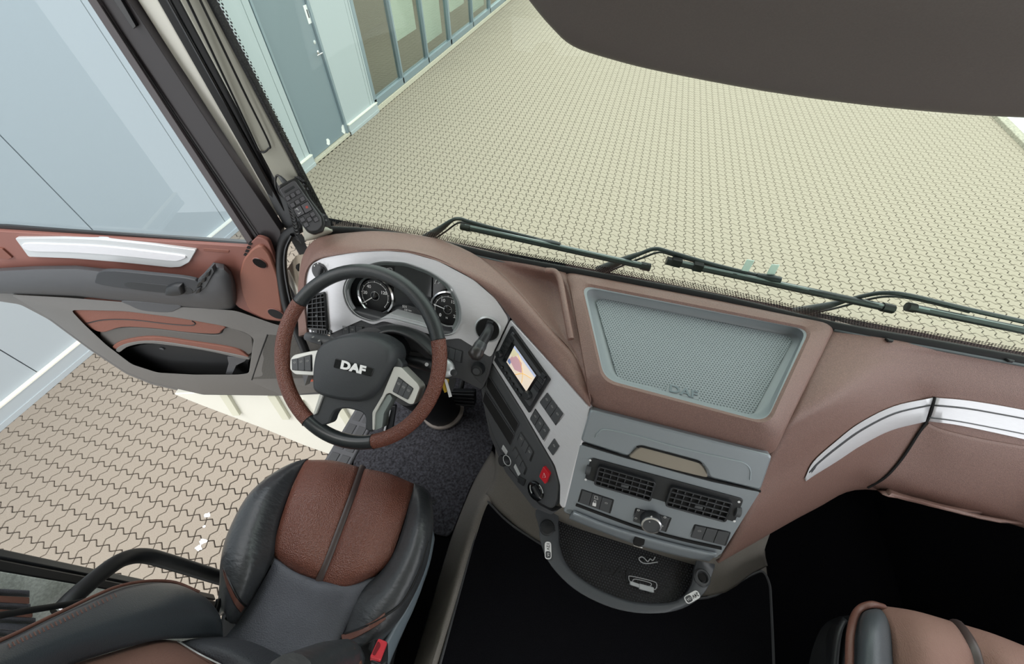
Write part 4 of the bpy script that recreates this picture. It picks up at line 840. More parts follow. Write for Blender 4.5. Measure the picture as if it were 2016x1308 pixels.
ppr(CO, 'lock_symbol', [(1167, 990), (1174, 992), (1173, 998), (1166, 996)], .008, .0098, WHT, k1, r=.0006, bevel=0)
tube('lock_symbol', CO.ps([(1169, 990), (1170, 986), (1173, 987), (1173, 991)], .0096), .0005, WHT, k1, n=4, spl=2)
tube('lock_symbol', CO.ps([(1170, 982), (1171, 977), (1176, 978), (1177, 984), (1170, 982)], .0096), .0005, WHT, k1, n=4, spl=1)
kp = keys(CO, 'climate_panel', [(1250, 995), (1324, 1015), (1312, 1046), (1241, 1023)], 1, cc_, .006)
ck = lathe('climate_knob', [(.024, 0), (.024, .016), (.0225, .019), (.0195, .0195), (.0195, .018)], CO(1281, 1022, .008), CO.n, BLKP, cc_, n=36)
lathe('knob_ring', [(.0225, .0185), (.0225, .0215), (.019, .0225), (.0185, .019)], CO(1281, 1022, .008), CO.n, CHRM, ck, n=36)
lathe('knob_face', [(.0186, .017), (.0186, .0205)], CO(1281, 1022, .008), CO.n, CHAR, ck, n=36)
CV = CO.v if CO.v.z > 0 else -CO.v
cx_ = CO(1281, 1022, .0288); text('knob_plus', '+', cx_ + CV * .006, CO.u, CV, .012, WHT, ck, .0004); text('knob_minus', '-', cx_ - CV * .008, CO.u, CV, .012, WHT, ck, .0004)
for c in ((1257, 1005), (1252, 1021), (1309, 1019), (1303, 1036)): tube('climate_symbol', oval(CO, c, .0026, .0022, 0, .0098, 8), .0005, WHT, kp, n=4, spl=1, closed=True)
keys(CO, 'switch_block', [(1365, 1027), (1440, 1043), (1429, 1073), (1353, 1054)], 3, cc_, .006, (0,))
tube('face_groove', CO.ps([(1134, 994), (1190, 1015), (1260, 1040), (1340, 1062), (1420, 1080)], .007), .0042, DEEP, cc_, n=6)
flp = patch('lower_flap', [CO.ps([(1131, 1006), (1190, 1030), (1258, 1051), (1340, 1073), (1411, 1089)], .010), CO.ps([(1129, 1012), (1188, 1036), (1256, 1058), (1338, 1080), (1408, 1095)], .016), CO.ps([(1120, 1022), (1180, 1046), (1250, 1072), (1330, 1094), (1396, 1106)], .004)], CONS, cc_, thick=.01)
ppr(CO, 'flap_notch', [(1250, 1058), (1270, 1064), (1268, 1074), (1258, 1078), (1246, 1072)], .0, .018, DEEP, flp, r=.003)
bar('flap_pull', CO(1247, 1074, .016), CO(1265, 1079, .016), .003, .003, CO.n, CHRM, flp)
# ------------------------------------------------------------------ pull-out tray with power sockets
TZ = 1.20
tr = thing('storage_tray', 'rounded grey storage tray with dotted floor below the centre console', 'tray', Q(1230, 1120, TZ + .05))
TO = [(1064, 1000), (1061, 1040), (1067, 1078), (1086, 1116), (1130, 1160), (1190, 1192), (1250, 1207), (1310, 1207), (1352, 1195), (1385, 1170), (1400, 1138), (1402, 1096), (1320, 1070), (1200, 1035)]
TI = [(1108, 1010), (1099, 1055), (1104, 1090), (1124, 1123), (1165, 1154), (1215, 1177), (1262, 1188), (1315, 1188), (1345, 1176), (1361, 1152), (1366, 1125), (1367, 1098), (1310, 1076), (1200, 1042)]
def tl(px, z, s=1.): L = cr([Q(a, b, z) for a, b in px], 4, True); c = sum(L, V()) / len(L); return [c + (p - c) * s for p in L]
TRM = mat('tray_grey', '494c50', .38)
loops('tray_rim', [tl(TO, TZ + .07, .93), tl(TO, TZ + .025, 1.0), tl(TO, TZ, .995), tl(TI, TZ - .006, 1.07), tl(TI, TZ - .002, 1.0), tl(TI, TZ + .045, .98)], TRM, tr, cap0=True, cap1=False, auto=60)
DT2 = dotmat('tray_dots', '17181b', '44464a', .0075, .27, V((1, 0, 0)), V((0, 1, 0)), .45, .7, 1)
prism('tray_floor', tl(TI, TZ + .04, .99), (0, 0, 1), .006, DT2, tr, bevel=0)
text('embossed_letters', 'DAF', Q(1215, 1128, TZ + .0385), (1, .02, 0), (0, 1, 0), .035, BLKP, tr, .001, .02, sx=1.3)
for c, op in (((1077, 1040), 0), ((1381, 1138), 1)):
    s_ = lathe('power_socket', [(.021, 0), (.021, .006), (.017, .010), (.014, .010)] + ([(.011, .003), (.008, .003)] if op else [(.006, .012)]), Q(*c, TZ - .001), (0, 0, 1), CHAR if op else BLKP, tr, n=24)
    if op: lathe('socket_hole', [(.0095, .004), (.0095, .0075)], Q(*c, TZ - .001), (0, 0, 1), DEEP, s_)
    else: bar('cap_tab', Q(c[0] + 8, c[1] + 8, TZ - .004), Q(c[0] + 16, c[1] + 4, TZ - .004), .006, .004, (0, 0, 1), BLKP, s_)
for c, d, s1, s2 in (((1079, 1084), V((.25, -1, 0)), '12V', '5A'), ((1363, 1176), V((-.75, -.6, 0)), '24V', '15A')):
    z = TZ - .008; p = Q(*c, z); d = d.normalized(); w = V((-d.y, d.x, 0))
    stk = prism('voltage_sticker', rloop([p + d * x * .021 + w * y * .0088 for x, y in ((-1, -1), (1, -1), (1, 1), (-1, 1))], .0085, 5), (0, 0, 1), .003, WHT, tr, bevel=0)
    prism('sticker_field', rloop([p + V((0, 0, .0004)) + d * x * .0185 + w * y * .0068 for x, y in ((.12, -1), (1, -1), (1, 1), (.12, 1))], .005, 4), (0, 0, 1), .001, GREYD, stk, bevel=0)
    text('sticker_text', s1, p - d * .009 + V((0, 0, .0005)), d, w, .0115, BLKP, stk, .0003, .01); text('sticker_text', s2, p + d * .010 + V((0, 0, .0008)), d, w, .008, WHT, stk, .0003)
zi = TZ + .034
rc = tube('retaining_clip', [Q(a, b, zi) for a, b in ((1295, 1107), (1275, 1110), (1264, 1108), (1258, 1101), (1262, 1097), (1268, 1099), (1275, 1106), (1280, 1101), (1285, 1104), (1290, 1097))], .0014, SILP, n=6); tag(rc, 'bent steel wire spring clip lying in the storage tray', 'clip')
pc = tube('paper_clip', [Q(a, b, zi) for a, b in ((1246, 1148), (1240, 1145), (1238, 1138), (1243, 1135), (1285, 1145), (1293, 1151), (1291, 1160), (1284, 1160), (1250, 1150), (1246, 1144), (1252, 1141), (1280, 1148), (1281, 1154), (1276, 1155), (1262, 1152))], .0011, SILP, n=6); tag(pc, 'silver wire paper clip in the storage tray next to the white plug', 'paper clip')
wp = thing('cable_plug', 'small white plastic cable connector lying in the storage tray', 'connector', Q(1265, 1158, zi))
WPL = mat('translucent_white_plastic', 'c9ced0', .35)
bar('plug_body', Q(1258, 1155, zi - .002), Q(1287, 1163, zi - .002), .013, .009, (0, 0, 1), WPL, wp, bevel=.002)
bar('plug_neck', Q(1240, 1148, zi - .001), Q(1260, 1155, zi - .001), .009, .007, (0, 0, 1), WPL, wp, bevel=.0015)
# ------------------------------------------------------------------ steering column, stalks, pedals
WC = V((-.535, .459, CZ - .824)); WT = math.radians(50); WN = V((0, -math.cos(WT), math.sin(WT))); WU = V((1, 0, 0)); WV = WN.cross(WU)
if WV.z < 0: WV = -WV
WP = Pl(WC, WC + WU, WC + WV)
sc = thing('steering_column', 'black steering column shroud with control stalks and floor boot', 'steering column', Q(872, 820, 1.68))
bot = Q(872, 808, 1.67)
tube('floor_boot', [bot, bot.lerp(WC, .25), bot.lerp(WC, .55)], [.082, .07, .06], RUBB, sc, n=20)
lathe('boot_ring', [(.098, 0), (.098, .012), (.084, .02), (.08, .012)], bot, (0, 0, 1), mat('boot_ring_grey', '8b827c', .6), sc, n=36)
patch('column_shroud', [WP.ps([(715, 690), (740, 660), (775, 652), (815, 668), (850, 700)], -.05), WP.ps([(722, 660), (745, 645), (780, 640), (825, 655), (865, 690)], -.075), [IP(725, 655, .0), IP(750, 640, .01), IP(785, 640, .01), IP(835, 655, .01), IP(868, 682, .0)]], mat('shroud_black', '26282a', .45), sc, thick=.01)
tube('lower_shroud', [WC - WN * .06, WC - WN * .16 + V((0, .02, -.02))], [.075, .085], BLKP, sc, n=20)
ppr(facing(845, 735, .95), 'ignition_module', [(800, 690), (860, 700), (900, 745), (890, 775), (840, 760), (800, 720)], -.03, 0, BLKP, sc, r=.01)
lf = tube('left_stalk', [Q(604, 662, .885), Q(618, 666, .885), Q(640, 672, .885), Q(668, 680, .885), Q(700, 690, .89)], [.012, .016, .0175, .0165, .012], CHAR, sc, n=16)
for t in ((633, 670), (645, 673)): tube('stalk_ring', [Q(t[0], t[1] + 11 * math.sin(a), .872 + .014 * (1 - math.cos(a))) for a in (-1.3, -.6, 0, .6, 1.3)], .0012, DEEP, lf, n=5)
for t in ((616, 664), (628, 671), (652, 672)): prism('stalk_symbol', oval(facing(*t, .868), t, .0035, .0018, 10, 0, 8), facing(*t, .868).n, .0004, WHT, lf, bevel=0)
rs = tube('right_stalk', [Q(800, 708, .90), Q(818, 713, .89), Q(845, 720, .885), Q(870, 726, .885)], [.012, .016, .018, .016], BLKP, sc, n=16)
prism('stalk_symbol', oval(facing(840, 718, .865), (840, 718), .005, .005, 0, 0, 12), facing(840, 718, .865).n, .0005, SILP, rs, bevel=0)
km = pdome(facing(878, 722, .90), 'silver_stalk_end', [(858, 706), (880, 704), (894, 715), (897, 735), (885, 744), (862, 742)], -.03, .012, SILP, sc, r=.014)
lathe('stalk_button', [(.009, 0), (.009, .006), (.006, .007)], facing(893, 734, .885)(893, 734), facing(893, 734, .885).n, BLKP, km, n=16)
ky = thing('ignition_key', 'ignition key with yellow and white paper tags hanging below the steering wheel', 'key', Q(878, 745, .95))
kf = facing(880, 765, .97)
ppr(kf, 'yellow_tag', [(871, 744), (884, 747), (880, 772), (875, 774), (869, 755)], -.001, .0, mat('yellow_tag', 'b9951f', .6), ky, r=.001, bevel=0)
ppr(kf, 'white_tag', [(874, 745), (880, 748), (890, 781), (884, 783)], .003, .0042, WHT, ky, r=.001, bevel=0)
tube('key_ring', [kf(868 + 7 * math.cos(t), 742 + 5 * math.sin(t), .001) for t in (2 * math.pi * k / 10 for k in range(10))], .0012, CHRM, ky, n=6, spl=2, closed=True)
ac = thing('accelerator_pedal', 'ribbed black accelerator pedal at the right of the driver footwell', 'pedal', Q(910, 790, 1.62))
AP = Pl(Q(885, 790, 1.58), Q(935, 800, 1.58), Q(890, 770, 1.50))
pdl = ppr(AP, 'pedal_pad', [(880, 772), (935, 772), (936, 798), (928, 805), (878, 792)], -.02, 0, BLKP, ac, r=.01, bevel=.004)
for k in range(4): bar('pedal_rib', AP(884, 776 + k * 6, .003), AP(933, 778 + k * 7, .003), .005, .006, AP.n, CHAR, pdl)
tube('pedal_arm', [AP(905, 775, -.02), AP(905, 775, -.02) + V((0, .12, .1))], .012, BLKP, ac)
bk = thing('brake_pedal', 'black brake pedal partly hidden behind the steering wheel spoke', 'pedal', Q(765, 830, 1.60))
BPn = Pl(Q(755, 850, 1.60), Q(785, 850, 1.60), Q(765, 800, 1.5)); ppr(BPn, 'pedal_pad', [(752, 800), (780, 800), (772, 852), (752, 850)], -.02, 0, BLKP, bk, r=.008, bevel=.004)
bar('pedal_edge', BPn(768, 808, .004), BPn(757, 848, .004), .008, .008, BPn.n, SILP, bk); tube('pedal_arm', [BPn(765, 805, -.02), BPn(765, 805, -.02) + V((0, .12, .12))], .012, BLKP, bk)
# ------------------------------------------------------------------ steering wheel
sw_ = thing('steering_wheel', 'black and brown leather steering wheel with silver spokes', 'steering wheel', WC)
def wang(px, py): a = WP.uv(WP(px, py)); return math.degrees(math.atan2(a[1], a[0]))
def rimseg(name, a0, a1, m, r=.0175, R_=.2175):
    if a1 < a0: a1 += 360
    n = max(4, int((a1 - a0) / 5)); P = [WC + WP.u * (R_ * math.cos(t)) + WP.v * (R_ * math.sin(t)) for t in (math.radians(a0 + (a1 - a0) * k / n) for k in range(n + 1))]
    return tube(name, P, r, m, sw_, n=16, spl=1, flat=WP.n, cap=True)
bs = [wang(868, 668), wang(601, 605), wang(612, 822), wang(735, 868)]
if WP.v.dot(WV) < 0: pass
RIMB = mat('black_rim_leather', '25292b', .36, bump=.3, bscale=500)
def seg(i, j, nm, m, r): 
    a, b = bs[i], bs[j]
    return rimseg(nm, a, b, m, r)
seg(0, 1, 'rim_top', RIMB, .0178); seg(1, 2, 'rim_left', LEATH, .0184); seg(2, 3, 'rim_bottom', mat('black_rim_gloss', '24282a', .28), .0180); seg(3, 0, 'rim_right', LEATH, .0184)
for b_ in bs: tube('rim_joint', [WC + (WP.u * math.cos(math.radians(b_)) + WP.v * math.sin(math.radians(b_))) * (.2175 + .0186 * math.cos(t)) + WP.n * (.0186 * math.sin(t)) for t in (2 * math.pi * k / 16 for k in range(16))], .0009, DEEP, sw_, n=5, spl=1, closed=True)
HUB = mat('hub_black', '34373a', .5, bump=.3, bscale=700)
hub = pdome(WP, 'hub_cover', [(640, 690), (652, 672), (690, 656), (730, 652), (770, 660), (797, 680), (800, 705), (782, 735), (762, 770), (735, 790), (690, 788), (650, 778), (634, 768), (634, 725)], -.03, .028, HUB, sw_, r=.03, ins=.20, steps=6)
lb = ppr(WP, 'lower_bridge', [(634, 735), (636, 775), (622, 808), (612, 822), (622, 842), (648, 835), (652, 820), (660, 808), (680, 804), (712, 812), (720, 822), (718, 848), (736, 852), (736, 815), (752, 786), (778, 740), (795, 720), (780, 700), (660, 700)], -.03, .004, HUB, sw_, r=.012, bevel=.006)
SPM = mat('spoke_silver', 'c4c4bf', .35, .4)
ls1 = ppr(WP, 'left_spoke', [(571, 707), (578, 699), (610, 692), (645, 687), (640, 700), (633, 730), (630, 741), (580, 738), (570, 728)], -.03, .008, SPM, sw_, r=.008, bevel=.004)
ppr(WP, 'spoke_strip', [(632, 728), (638, 728), (637, 775), (622, 815), (616, 818), (630, 775)], -.02, .010, SPM, ls1, r=.002)
rs1 = ppr(WP, 'right_spoke', [(776, 722), (790, 724), (822, 756), (826, 764), (814, 796), (806, 796), (768, 774), (760, 776), (738, 815), (736, 848), (733, 846), (733, 812), (752, 780)], -.03, .008, SPM, sw_, r=.004, bevel=.003)
ppr(WP, 'spoke_flank', [(768, 776), (762, 778), (740, 815), (738, 848), (752, 843), (755, 815), (772, 785)], -.03, .002, mat('spoke_flank', '7d8684', .35, .3), rs1, r=.003)
kl = keys(WP, 'spoke_keys', [(577, 706), (620, 696), (621, 733), (578, 730)], 3, ls1, .008, (0, 1, 2))
kr = keys(WP, 'spoke_keys', [(787, 739), (819, 764), (807, 789), (774, 771)], 3, rs1, .008, (0, 1, 2))
bd = ppr(WP, 'badge_plate', [(660, 706), (736, 726), (731, 742), (656, 724)], .02, .0305, BLKG, hub, r=.003)
u_ = (WP(733, 735, .03) - WP(660, 716, .03)).normalized(); c_ = WP(695, 724.5, .0312); v_ = WP.n.cross(u_)
text('badge_letters', 'DAF', c_, u_, v_, .0275, WHT, bd, .0012, .05, sx=1.3)
# ------------------------------------------------------------------ driver seat
ds = thing('driver_seat', 'driver seat with brown and black leather cushion and reclined backrest', 'seat', (-.53, 0, ZF))
def sp(name, rows, m, parent=None, **kw): return patch(name, [[Q(*p) for p in r] for r in rows], m, parent or ds, nu=kw.pop('nu', 5), nv=kw.pop('nv', 5), thick=.02, auto=80, **kw)
pl = sp('brown_panel', [[(606, 925, 1.34), (658, 928, 1.33), (706, 938, 1.34)], [(603, 906, 1.275), (655, 907, 1.255), (709, 921, 1.262)], [(577, 955, 1.205), (636, 955, 1.185), (692, 970, 1.20)], [(552, 1025, 1.195), (606, 1030, 1.172), (664, 1048, 1.19)], [(540, 1075, 1.20), (590, 1098, 1.178), (640, 1112, 1.195)], [(541, 1098, 1.212), (580, 1126, 1.205), (626, 1143, 1.212)]], SEATB)
pr_ = sp('brown_panel', [[(716, 940, 1.34), (766, 950, 1.33), (808, 966, 1.34)], [(718, 923, 1.262), (768, 934, 1.255), (815, 954, 1.275)], [(701, 974, 1.20), (757, 985, 1.185), (802, 1003, 1.205)], [(672, 1051, 1.19), (725, 1063, 1.172), (778, 1078, 1.195)], [(648, 1114, 1.195), (705, 1122, 1.178), (762, 1110, 1.20)], [(632, 1146, 1.212), (678, 1157, 1.205), (738, 1135, 1.212)]], SEATB)
tube('centre_seam', [Q(711, 932, 1.34), Q(714, 921, 1.268), Q(697, 971, 1.203), Q(668, 1049, 1.193), Q(644, 1112, 1.198), Q(628, 1147, 1.212)], .011, mat('seam_leather', '453a38', .4), ds, n=10, squash=.5, flat=(1, 0, 0))
sp('fabric_insert', [[(540, 1094, 1.222), (628, 1140, 1.222), (745, 1132, 1.222)], [(537, 1110, 1.205), (628, 1152, 1.20), (715, 1160, 1.205)], [(512, 1155, 1.212), (600, 1192, 1.205), (690, 1215, 1.212)], [(478, 1213, 1.215), (565, 1255, 1.208), (668, 1266, 1.215)], [(436, 1264, 1.215), (535, 1325, 1.205), (645, 1340, 1.215)], [(400, 1320, 1.22), (500, 1380, 1.21), (625, 1400, 1.22)]], BLKF)
lbo = sp('left_bolster', [[(606, 912, 1.30), (590, 920, 1.32), (572, 930, 1.34), (565, 940, 1.40)], [(603, 905, 1.272), (582, 909, 1.265), (556, 921, 1.285), (548, 932, 1.38)], [(576, 957, 1.208), (533, 952, 1.17), (496, 966, 1.205), (488, 985, 1.36)], [(551, 1027, 1.198), (497, 1035, 1.145), (453, 1043, 1.185), (448, 1058, 1.36)], [(539, 1095, 1.205), (483, 1110, 1.14), (437, 1108, 1.175), (435, 1122, 1.36)], [(508, 1160, 1.215), (474, 1172, 1.16), (440, 1160, 1.175), (430, 1170, 1.36)], [(465, 1230, 1.22), (450, 1225, 1.18), (440, 1205, 1.185), (428, 1215, 1.36)]], BLKL)
rbo = sp('right_bolster', [[(812, 960, 1.30), (828, 968, 1.32), (842, 980, 1.34), (846, 990, 1.42)], [(815, 954, 1.272), (830, 959, 1.265), (846, 971, 1.285), (850, 985, 1.40)], [(803, 1003, 1.208), (830, 1012, 1.165), (853, 1026, 1.21), (848, 1045, 1.38)], [(779, 1078, 1.198), (812, 1088, 1.15), (840, 1105, 1.20), (834, 1125, 1.38)], [(746, 1130, 1.208), (775, 1160, 1.155), (806, 1182, 1.20), (800, 1202, 1.38)], [(700, 1175, 1.215), (735, 1215, 1.165), (769, 1234, 1.205), (764, 1252, 1.38)], [(668, 1275, 1.22), (700, 1280, 1.18), (738, 1262, 1.205), (735, 1290, 1.38)]], BLKL)
LBS, RBS = Surf(lbo), Surf(rbo)
ACC = mat('brown_accent_leather', '69453b', .45, bump=.3, bscale=600)
def accent(name, S, top, bot, par):
    A, B = cr([V((a, b, 0)) for a, b in top], 4), cr([V((a, b, 0)) for a, b in bot], 4)
    return patch(name, [[S(lerp(p.x, q.x, t), lerp(p.y, q.y, t), hh) for p, q in zip(A, B)] for t, hh in ((0, -.001), (.1, .004), (.9, .004), (1, -.001))], ACC, par, nu=1, nv=1, thick=.004)
accent('accent_strip', LBS, [(441, 1120), (455, 1155), (472, 1185), (482, 1196)], [(439, 1132), (447, 1160), (462, 1192), (474, 1208)], lbo)
accent('accent_strip', RBS, [(672, 1250), (700, 1240), (735, 1222), (757, 1206)], [(674, 1266), (702, 1256), (738, 1236), (760, 1220)], rbo)
tube('seam_piping', [RBS(a, b, .002) for a, b in ((842, 1065), (825, 1125), (795, 1182), (760, 1212), (715, 1236), (676, 1250))], .0025, RUBB, rbo, n=6)
tube('seam_piping', [LBS(a, b, .002) for a, b in ((440, 1118), (455, 1152), (470, 1180), (484, 1194))], .0025, RUBB, lbo, n=6)
# seat pan, grey side shell, suspension box
bo = [Q(*p, 1.40) for p in ((590, 950), (520, 985), (470, 1060), (445, 1150), (430, 1230), (430, 1330), (740, 1380), (770, 1250), (835, 1110), (845, 1010), (815, 970), (710, 945))]
prism('seat_pan', rloop(bo, .03, 4), (0, 0, 1), .12, BLKP, ds, bevel=.01)
prism('suspension_box', rloop([(-.74, -.32, ZF + .28), (-.36, -.32, ZF + .28), (-.36, .18, ZF + .28), (-.74, .18, ZF + .28)], .03, 4), (0, 0, 1), .28, RUBB, ds, bevel=.01)
SHL = mat('grey_seat_shell', '6d7880', .4)
patch('side_shell_or_shade', [[Q(852, 1040, 1.36), Q(838, 1110, 1.33), Q(806, 1190, 1.31), Q(775, 1240, 1.30), Q(750, 1290, 1.30), Q(735, 1340, 1.30)], [Q(856, 1062, 1.37), Q(846, 1110, 1.355), Q(820, 1185, 1.345), Q(790, 1250, 1.345), Q(765, 1310, 1.345), Q(755, 1350, 1.345)], [Q(852, 1070, 1.45), Q(842, 1120, 1.44), Q(818, 1190, 1.44), Q(788, 1255, 1.44), Q(763, 1312, 1.44), Q(753, 1352, 1.44)]], SHL, ds, thick=.01)
# buckle
bu = Pl(Q(735, 1295, 1.14), Q(757, 1300, 1.14), Q(742, 1258, 1.17))
bk_ = ppr(bu, 'belt_buckle', [(728, 1300), (740, 1258), (764, 1262), (764, 1302), (752, 1312)], -.05, 0, BLKP, ds, r=.008, bevel=.003)
rb = ppr(bu, 'release_button', [(728, 1294), (745, 1257), (763, 1264), (749, 1300)], -.004, .006, RED, bk_, r=.004, bevel=.002)
ppr(bu, 'buckle_slot', [(733, 1288), (744, 1263), (748, 1266), (749, 1272), (738, 1291)], .0, .0072, mat('red_shadow_slot', '7d1f28', .5), rb, r=.003, bevel=0)
# backrest
bbl = sp('backrest_bolster', [[(432, 1262, 1.22), (432, 1225, 1.21), (415, 1190, 1.21), (398, 1180, 1.22)], [(437, 1254, 1.165), (430, 1212, 1.125), (405, 1178, 1.14), (385, 1166, 1.16)], [(385, 1257, 1.09), (368, 1200, 1.04), (345, 1155, 1.06), (330, 1147, 1.10)], [(300, 1263, .985), (280, 1212, .94), (255, 1166, .965), (240, 1156, 1.0)], [(150, 1306, .87), (135, 1258, .82), (122, 1218, .84), (112, 1212, .88)], [(40, 1350, .78), (22, 1300, .74), (10, 1270, .755), (0, 1266, .79)], [(-110, 1400, .68), (-130, 1350, .64), (-145, 1325, .65), (-155, 1322, .69)]], mat('blue_black_leather', '34393e', .38, bump=.3, bscale=500))
BBS = Surf(bbl)
tube('brown_piping', [Q(392, 1166, 1.15), Q(332, 1145, 1.085), Q(240, 1153, .985), Q(114, 1208, .862), Q(0, 1262, .772), Q(-150, 1318, .672)], .0032, ACC, bbl, n=8)
for k in range(26):
    t = k / 26; a, b = lerp(225, 8, t), lerp(1166, 1270, t) + 3; p = BBS(a, b, .001); q = BBS(a + 4, b + 7, .001); bar('stitch', p, q, .0016, .0012, (0, 0, 1), ACC, bbl, bevel=0)
sp('brown_back_panel', [[(352, 1264, 1.10), (372, 1276, 1.085), (392, 1288, 1.10)], [(345, 1262, 1.07), (390, 1290, 1.055), (438, 1312, 1.085)], [(298, 1263, 1.0), (345, 1300, .985), (400, 1345, 1.0)], [(150, 1306, .885), (220, 1350, .87), (290, 1400, .885)], [(30, 1350, .79), (80, 1400, .78), (130, 1450, .79)]], SEATF)
sp('lower_back_fabric', [[(430, 1262, 1.20), (520, 1290, 1.20), (600, 1316, 1.20)], [(437, 1254, 1.165), (500, 1266, 1.15), (575, 1306, 1.16)], [(388, 1257, 1.09), (450, 1275, 1.07), (520, 1320, 1.08)], [(356, 1264, 1.075), (400, 1288, 1.06), (450, 1320, 1.07)]], mat('dark_back_fabric', '3c3e44', .6, bump=.7, bscale=300))
tube('panel_seam', [Q(350, 1263, 1.06), Q(392, 1288, 1.045), Q(440, 1312, 1.06)], .0015, SILP, ds, n=5)
rb2 = tube('backrest_bolster', [Q(706, 1300, 1.20), Q(676, 1306, 1.13), Q(630, 1325, 1.05), Q(560, 1360, .9)], [.016, .042, .05, .05], BLKL, ds, n=18)
tube('brown_piping', [Q(704, 1312, 1.12), Q(700, 1296, 1.12), Q(690, 1284, 1.10)], .010, ACC, rb2, n=8)
tube('recline_hinge', [Q(424, 1208, 1.24), Q(432, 1180, 1.24)], .008, BLKG, ds, n=8)
# ------------------------------------------------------------------ passenger seat
ps_ = thing('passenger_seat', 'passenger seat with brown fabric cushion at the lower right corner', 'seat', (.85, .1, ZF))
SEATP = mat('brown_woven_fabric', '85655a', .75, bump=.7, bscale=260, stretch=(3, 1, 1))
def ssp(name, rows, m, par=None): return sp(name, rows, m, par or ps_)
ssp('brown_panel', [[(1738, 1215, 1.10), (1800, 1228, 1.10), (1880, 1250, 1.10)], [(1728, 1192, 1.015), (1800, 1203, .995), (1878, 1225, 1.01)], [(1752, 1240, .955), (1820, 1240, .93), (1904, 1262, .95)], [(1758, 1312, .945), (1835, 1315, .915), (1922, 1320, .94)], [(1760, 1420, .95), (1840, 1430, .92), (1935, 1440, .945)]], SEATP)
ssp('brown_panel', [[(1894, 1255, 1.10), (1960, 1275, 1.10), (2070, 1310, 1.10)], [(1886, 1227, 1.01), (1960, 1250, .995), (2060, 1290, 1.015)], [(1912, 1264, .95), (1985, 1285, .93), (2085, 1320, .955)], [(1930, 1322, .94), (2005, 1335, .915), (2110, 1360, .945)], [(1943, 1442, .945), (2015, 1450, .92), (2120, 1470, .95)]], SEATP)
tube('centre_seam', [Q(1886, 1250, 1.09), Q(1882, 1226, 1.012), Q(1908, 1263, .952), Q(1926, 1320, .942), Q(1940, 1440, .945)], .010, mat('seam_leather', '2c2625', .45), ps_, n=10, squash=.6, flat=(1, 0, 0))
pb = ssp('left_bolster', [[(1745, 1215, 1.05), (1725, 1212, 1.05), (1700, 1220, 1.06), (1690, 1235, 1.10)], [(1742, 1203, 1.0), (1722, 1199, .985), (1698, 1207, .99), (1683, 1232, 1.08)], [(1753, 1240, .955), (1726, 1235, .91), (1692, 1240, .93), (1674, 1262, 1.05)], [(1758, 1312, .945), (1728, 1310, .895), (1686, 1312, .92), (1668, 1330, 1.04)], [(1760, 1420, .95), (1728, 1420, .90), (1680, 1425, .92), (1660, 1440, 1.04)]], mat('blue_black_leather2', '43494e', .45, bump=.3, bscale=500))
PBS = Surf(pb)
tube('brown_piping', [Q(1740, 1196, 1.0), Q(1715, 1191, .985), Q(1688, 1204, .985), Q(1675, 1245, .935), Q(1672, 1312, .92), Q(1668, 1420, .92)], .0065, ACC, pb, n=8)
bo = [Q(*p, 1.13) for p in ((1735, 1200), (1690, 1220), (1672, 1260), (1640, 1420), (2140, 1480), (2100, 1330), (1900, 1245))]
prism('seat_pan', rloop(bo, .03, 4), (0, 0, 1), .14, BLKP, ps_, bevel=.01)
patch('side_shell_or_shade', [[Q(1660, 1215, 1.15), Q(1648, 1240, 1.14), Q(1640, 1300, 1.14), Q(1635, 1420, 1.14)], [Q(1640, 1225, 1.22), Q(1628, 1250, 1.22), Q(1622, 1300, 1.22), Q(1618, 1420, 1.22)]], BLKP, ps_, thick=.01)  # no shell here: black sheet added as the dark shadow beside the cushion
prism('seat_base', rloop([(.78, -.2, CZ - 1.25), (1.2, -.2, CZ - 1.25), (1.2, .2, CZ - 1.25), (.78, .2, CZ - 1.25)], .03, 4), (0, 0, 1), FD - 1.25, RUBB, ps_, bevel=.01)
# ------------------------------------------------------------------ overhead shelf in front of the lens
vs_ = thing('overhead_console', 'dark curved overhead console hanging above the windscreen', 'overhead console', (.4, .7, CZ - .2))
VE = [(1000, -60), (1042, 0), (1085, 52), (1128, 90), (1200, 115), (1300, 140), (1500, 178), (1700, 206), (1880, 223), (2016, 231), (2250, 240)]
VM = mat('overhead_dark', '635c58', .6, noise=.05, nscale=500, bump=.1, bscale=700)
VR = [[QY(a, b - 14, .72) for a, b in VE], [QY(a, b - 2, .69) for a, b in VE], [QY(a, b, .67) for a, b in VE], [QY(a + 6, b - 14, .655) for a, b in VE], [QY(a + 40, b - 90, .63) for a, b in VE], [QY(a + 60, b - 220, .60) for a, b in VE], [QY(a + 60, b - 420, .58) for a, b in VE]]
patch('console_shell', VR, VM, vs_, nu=4, nv=4, thick=.012)
hd = thing('trim_4', 'windscreen header rail above the overhead console', 'trim', (.2, .69, CZ + .2), kind='structure')
bar('header_rail', (-.95, .69, CZ + .2), (1.3, .69, CZ + .2), .16, .08, (0, 0, 1), VM, hd, bevel=.02)
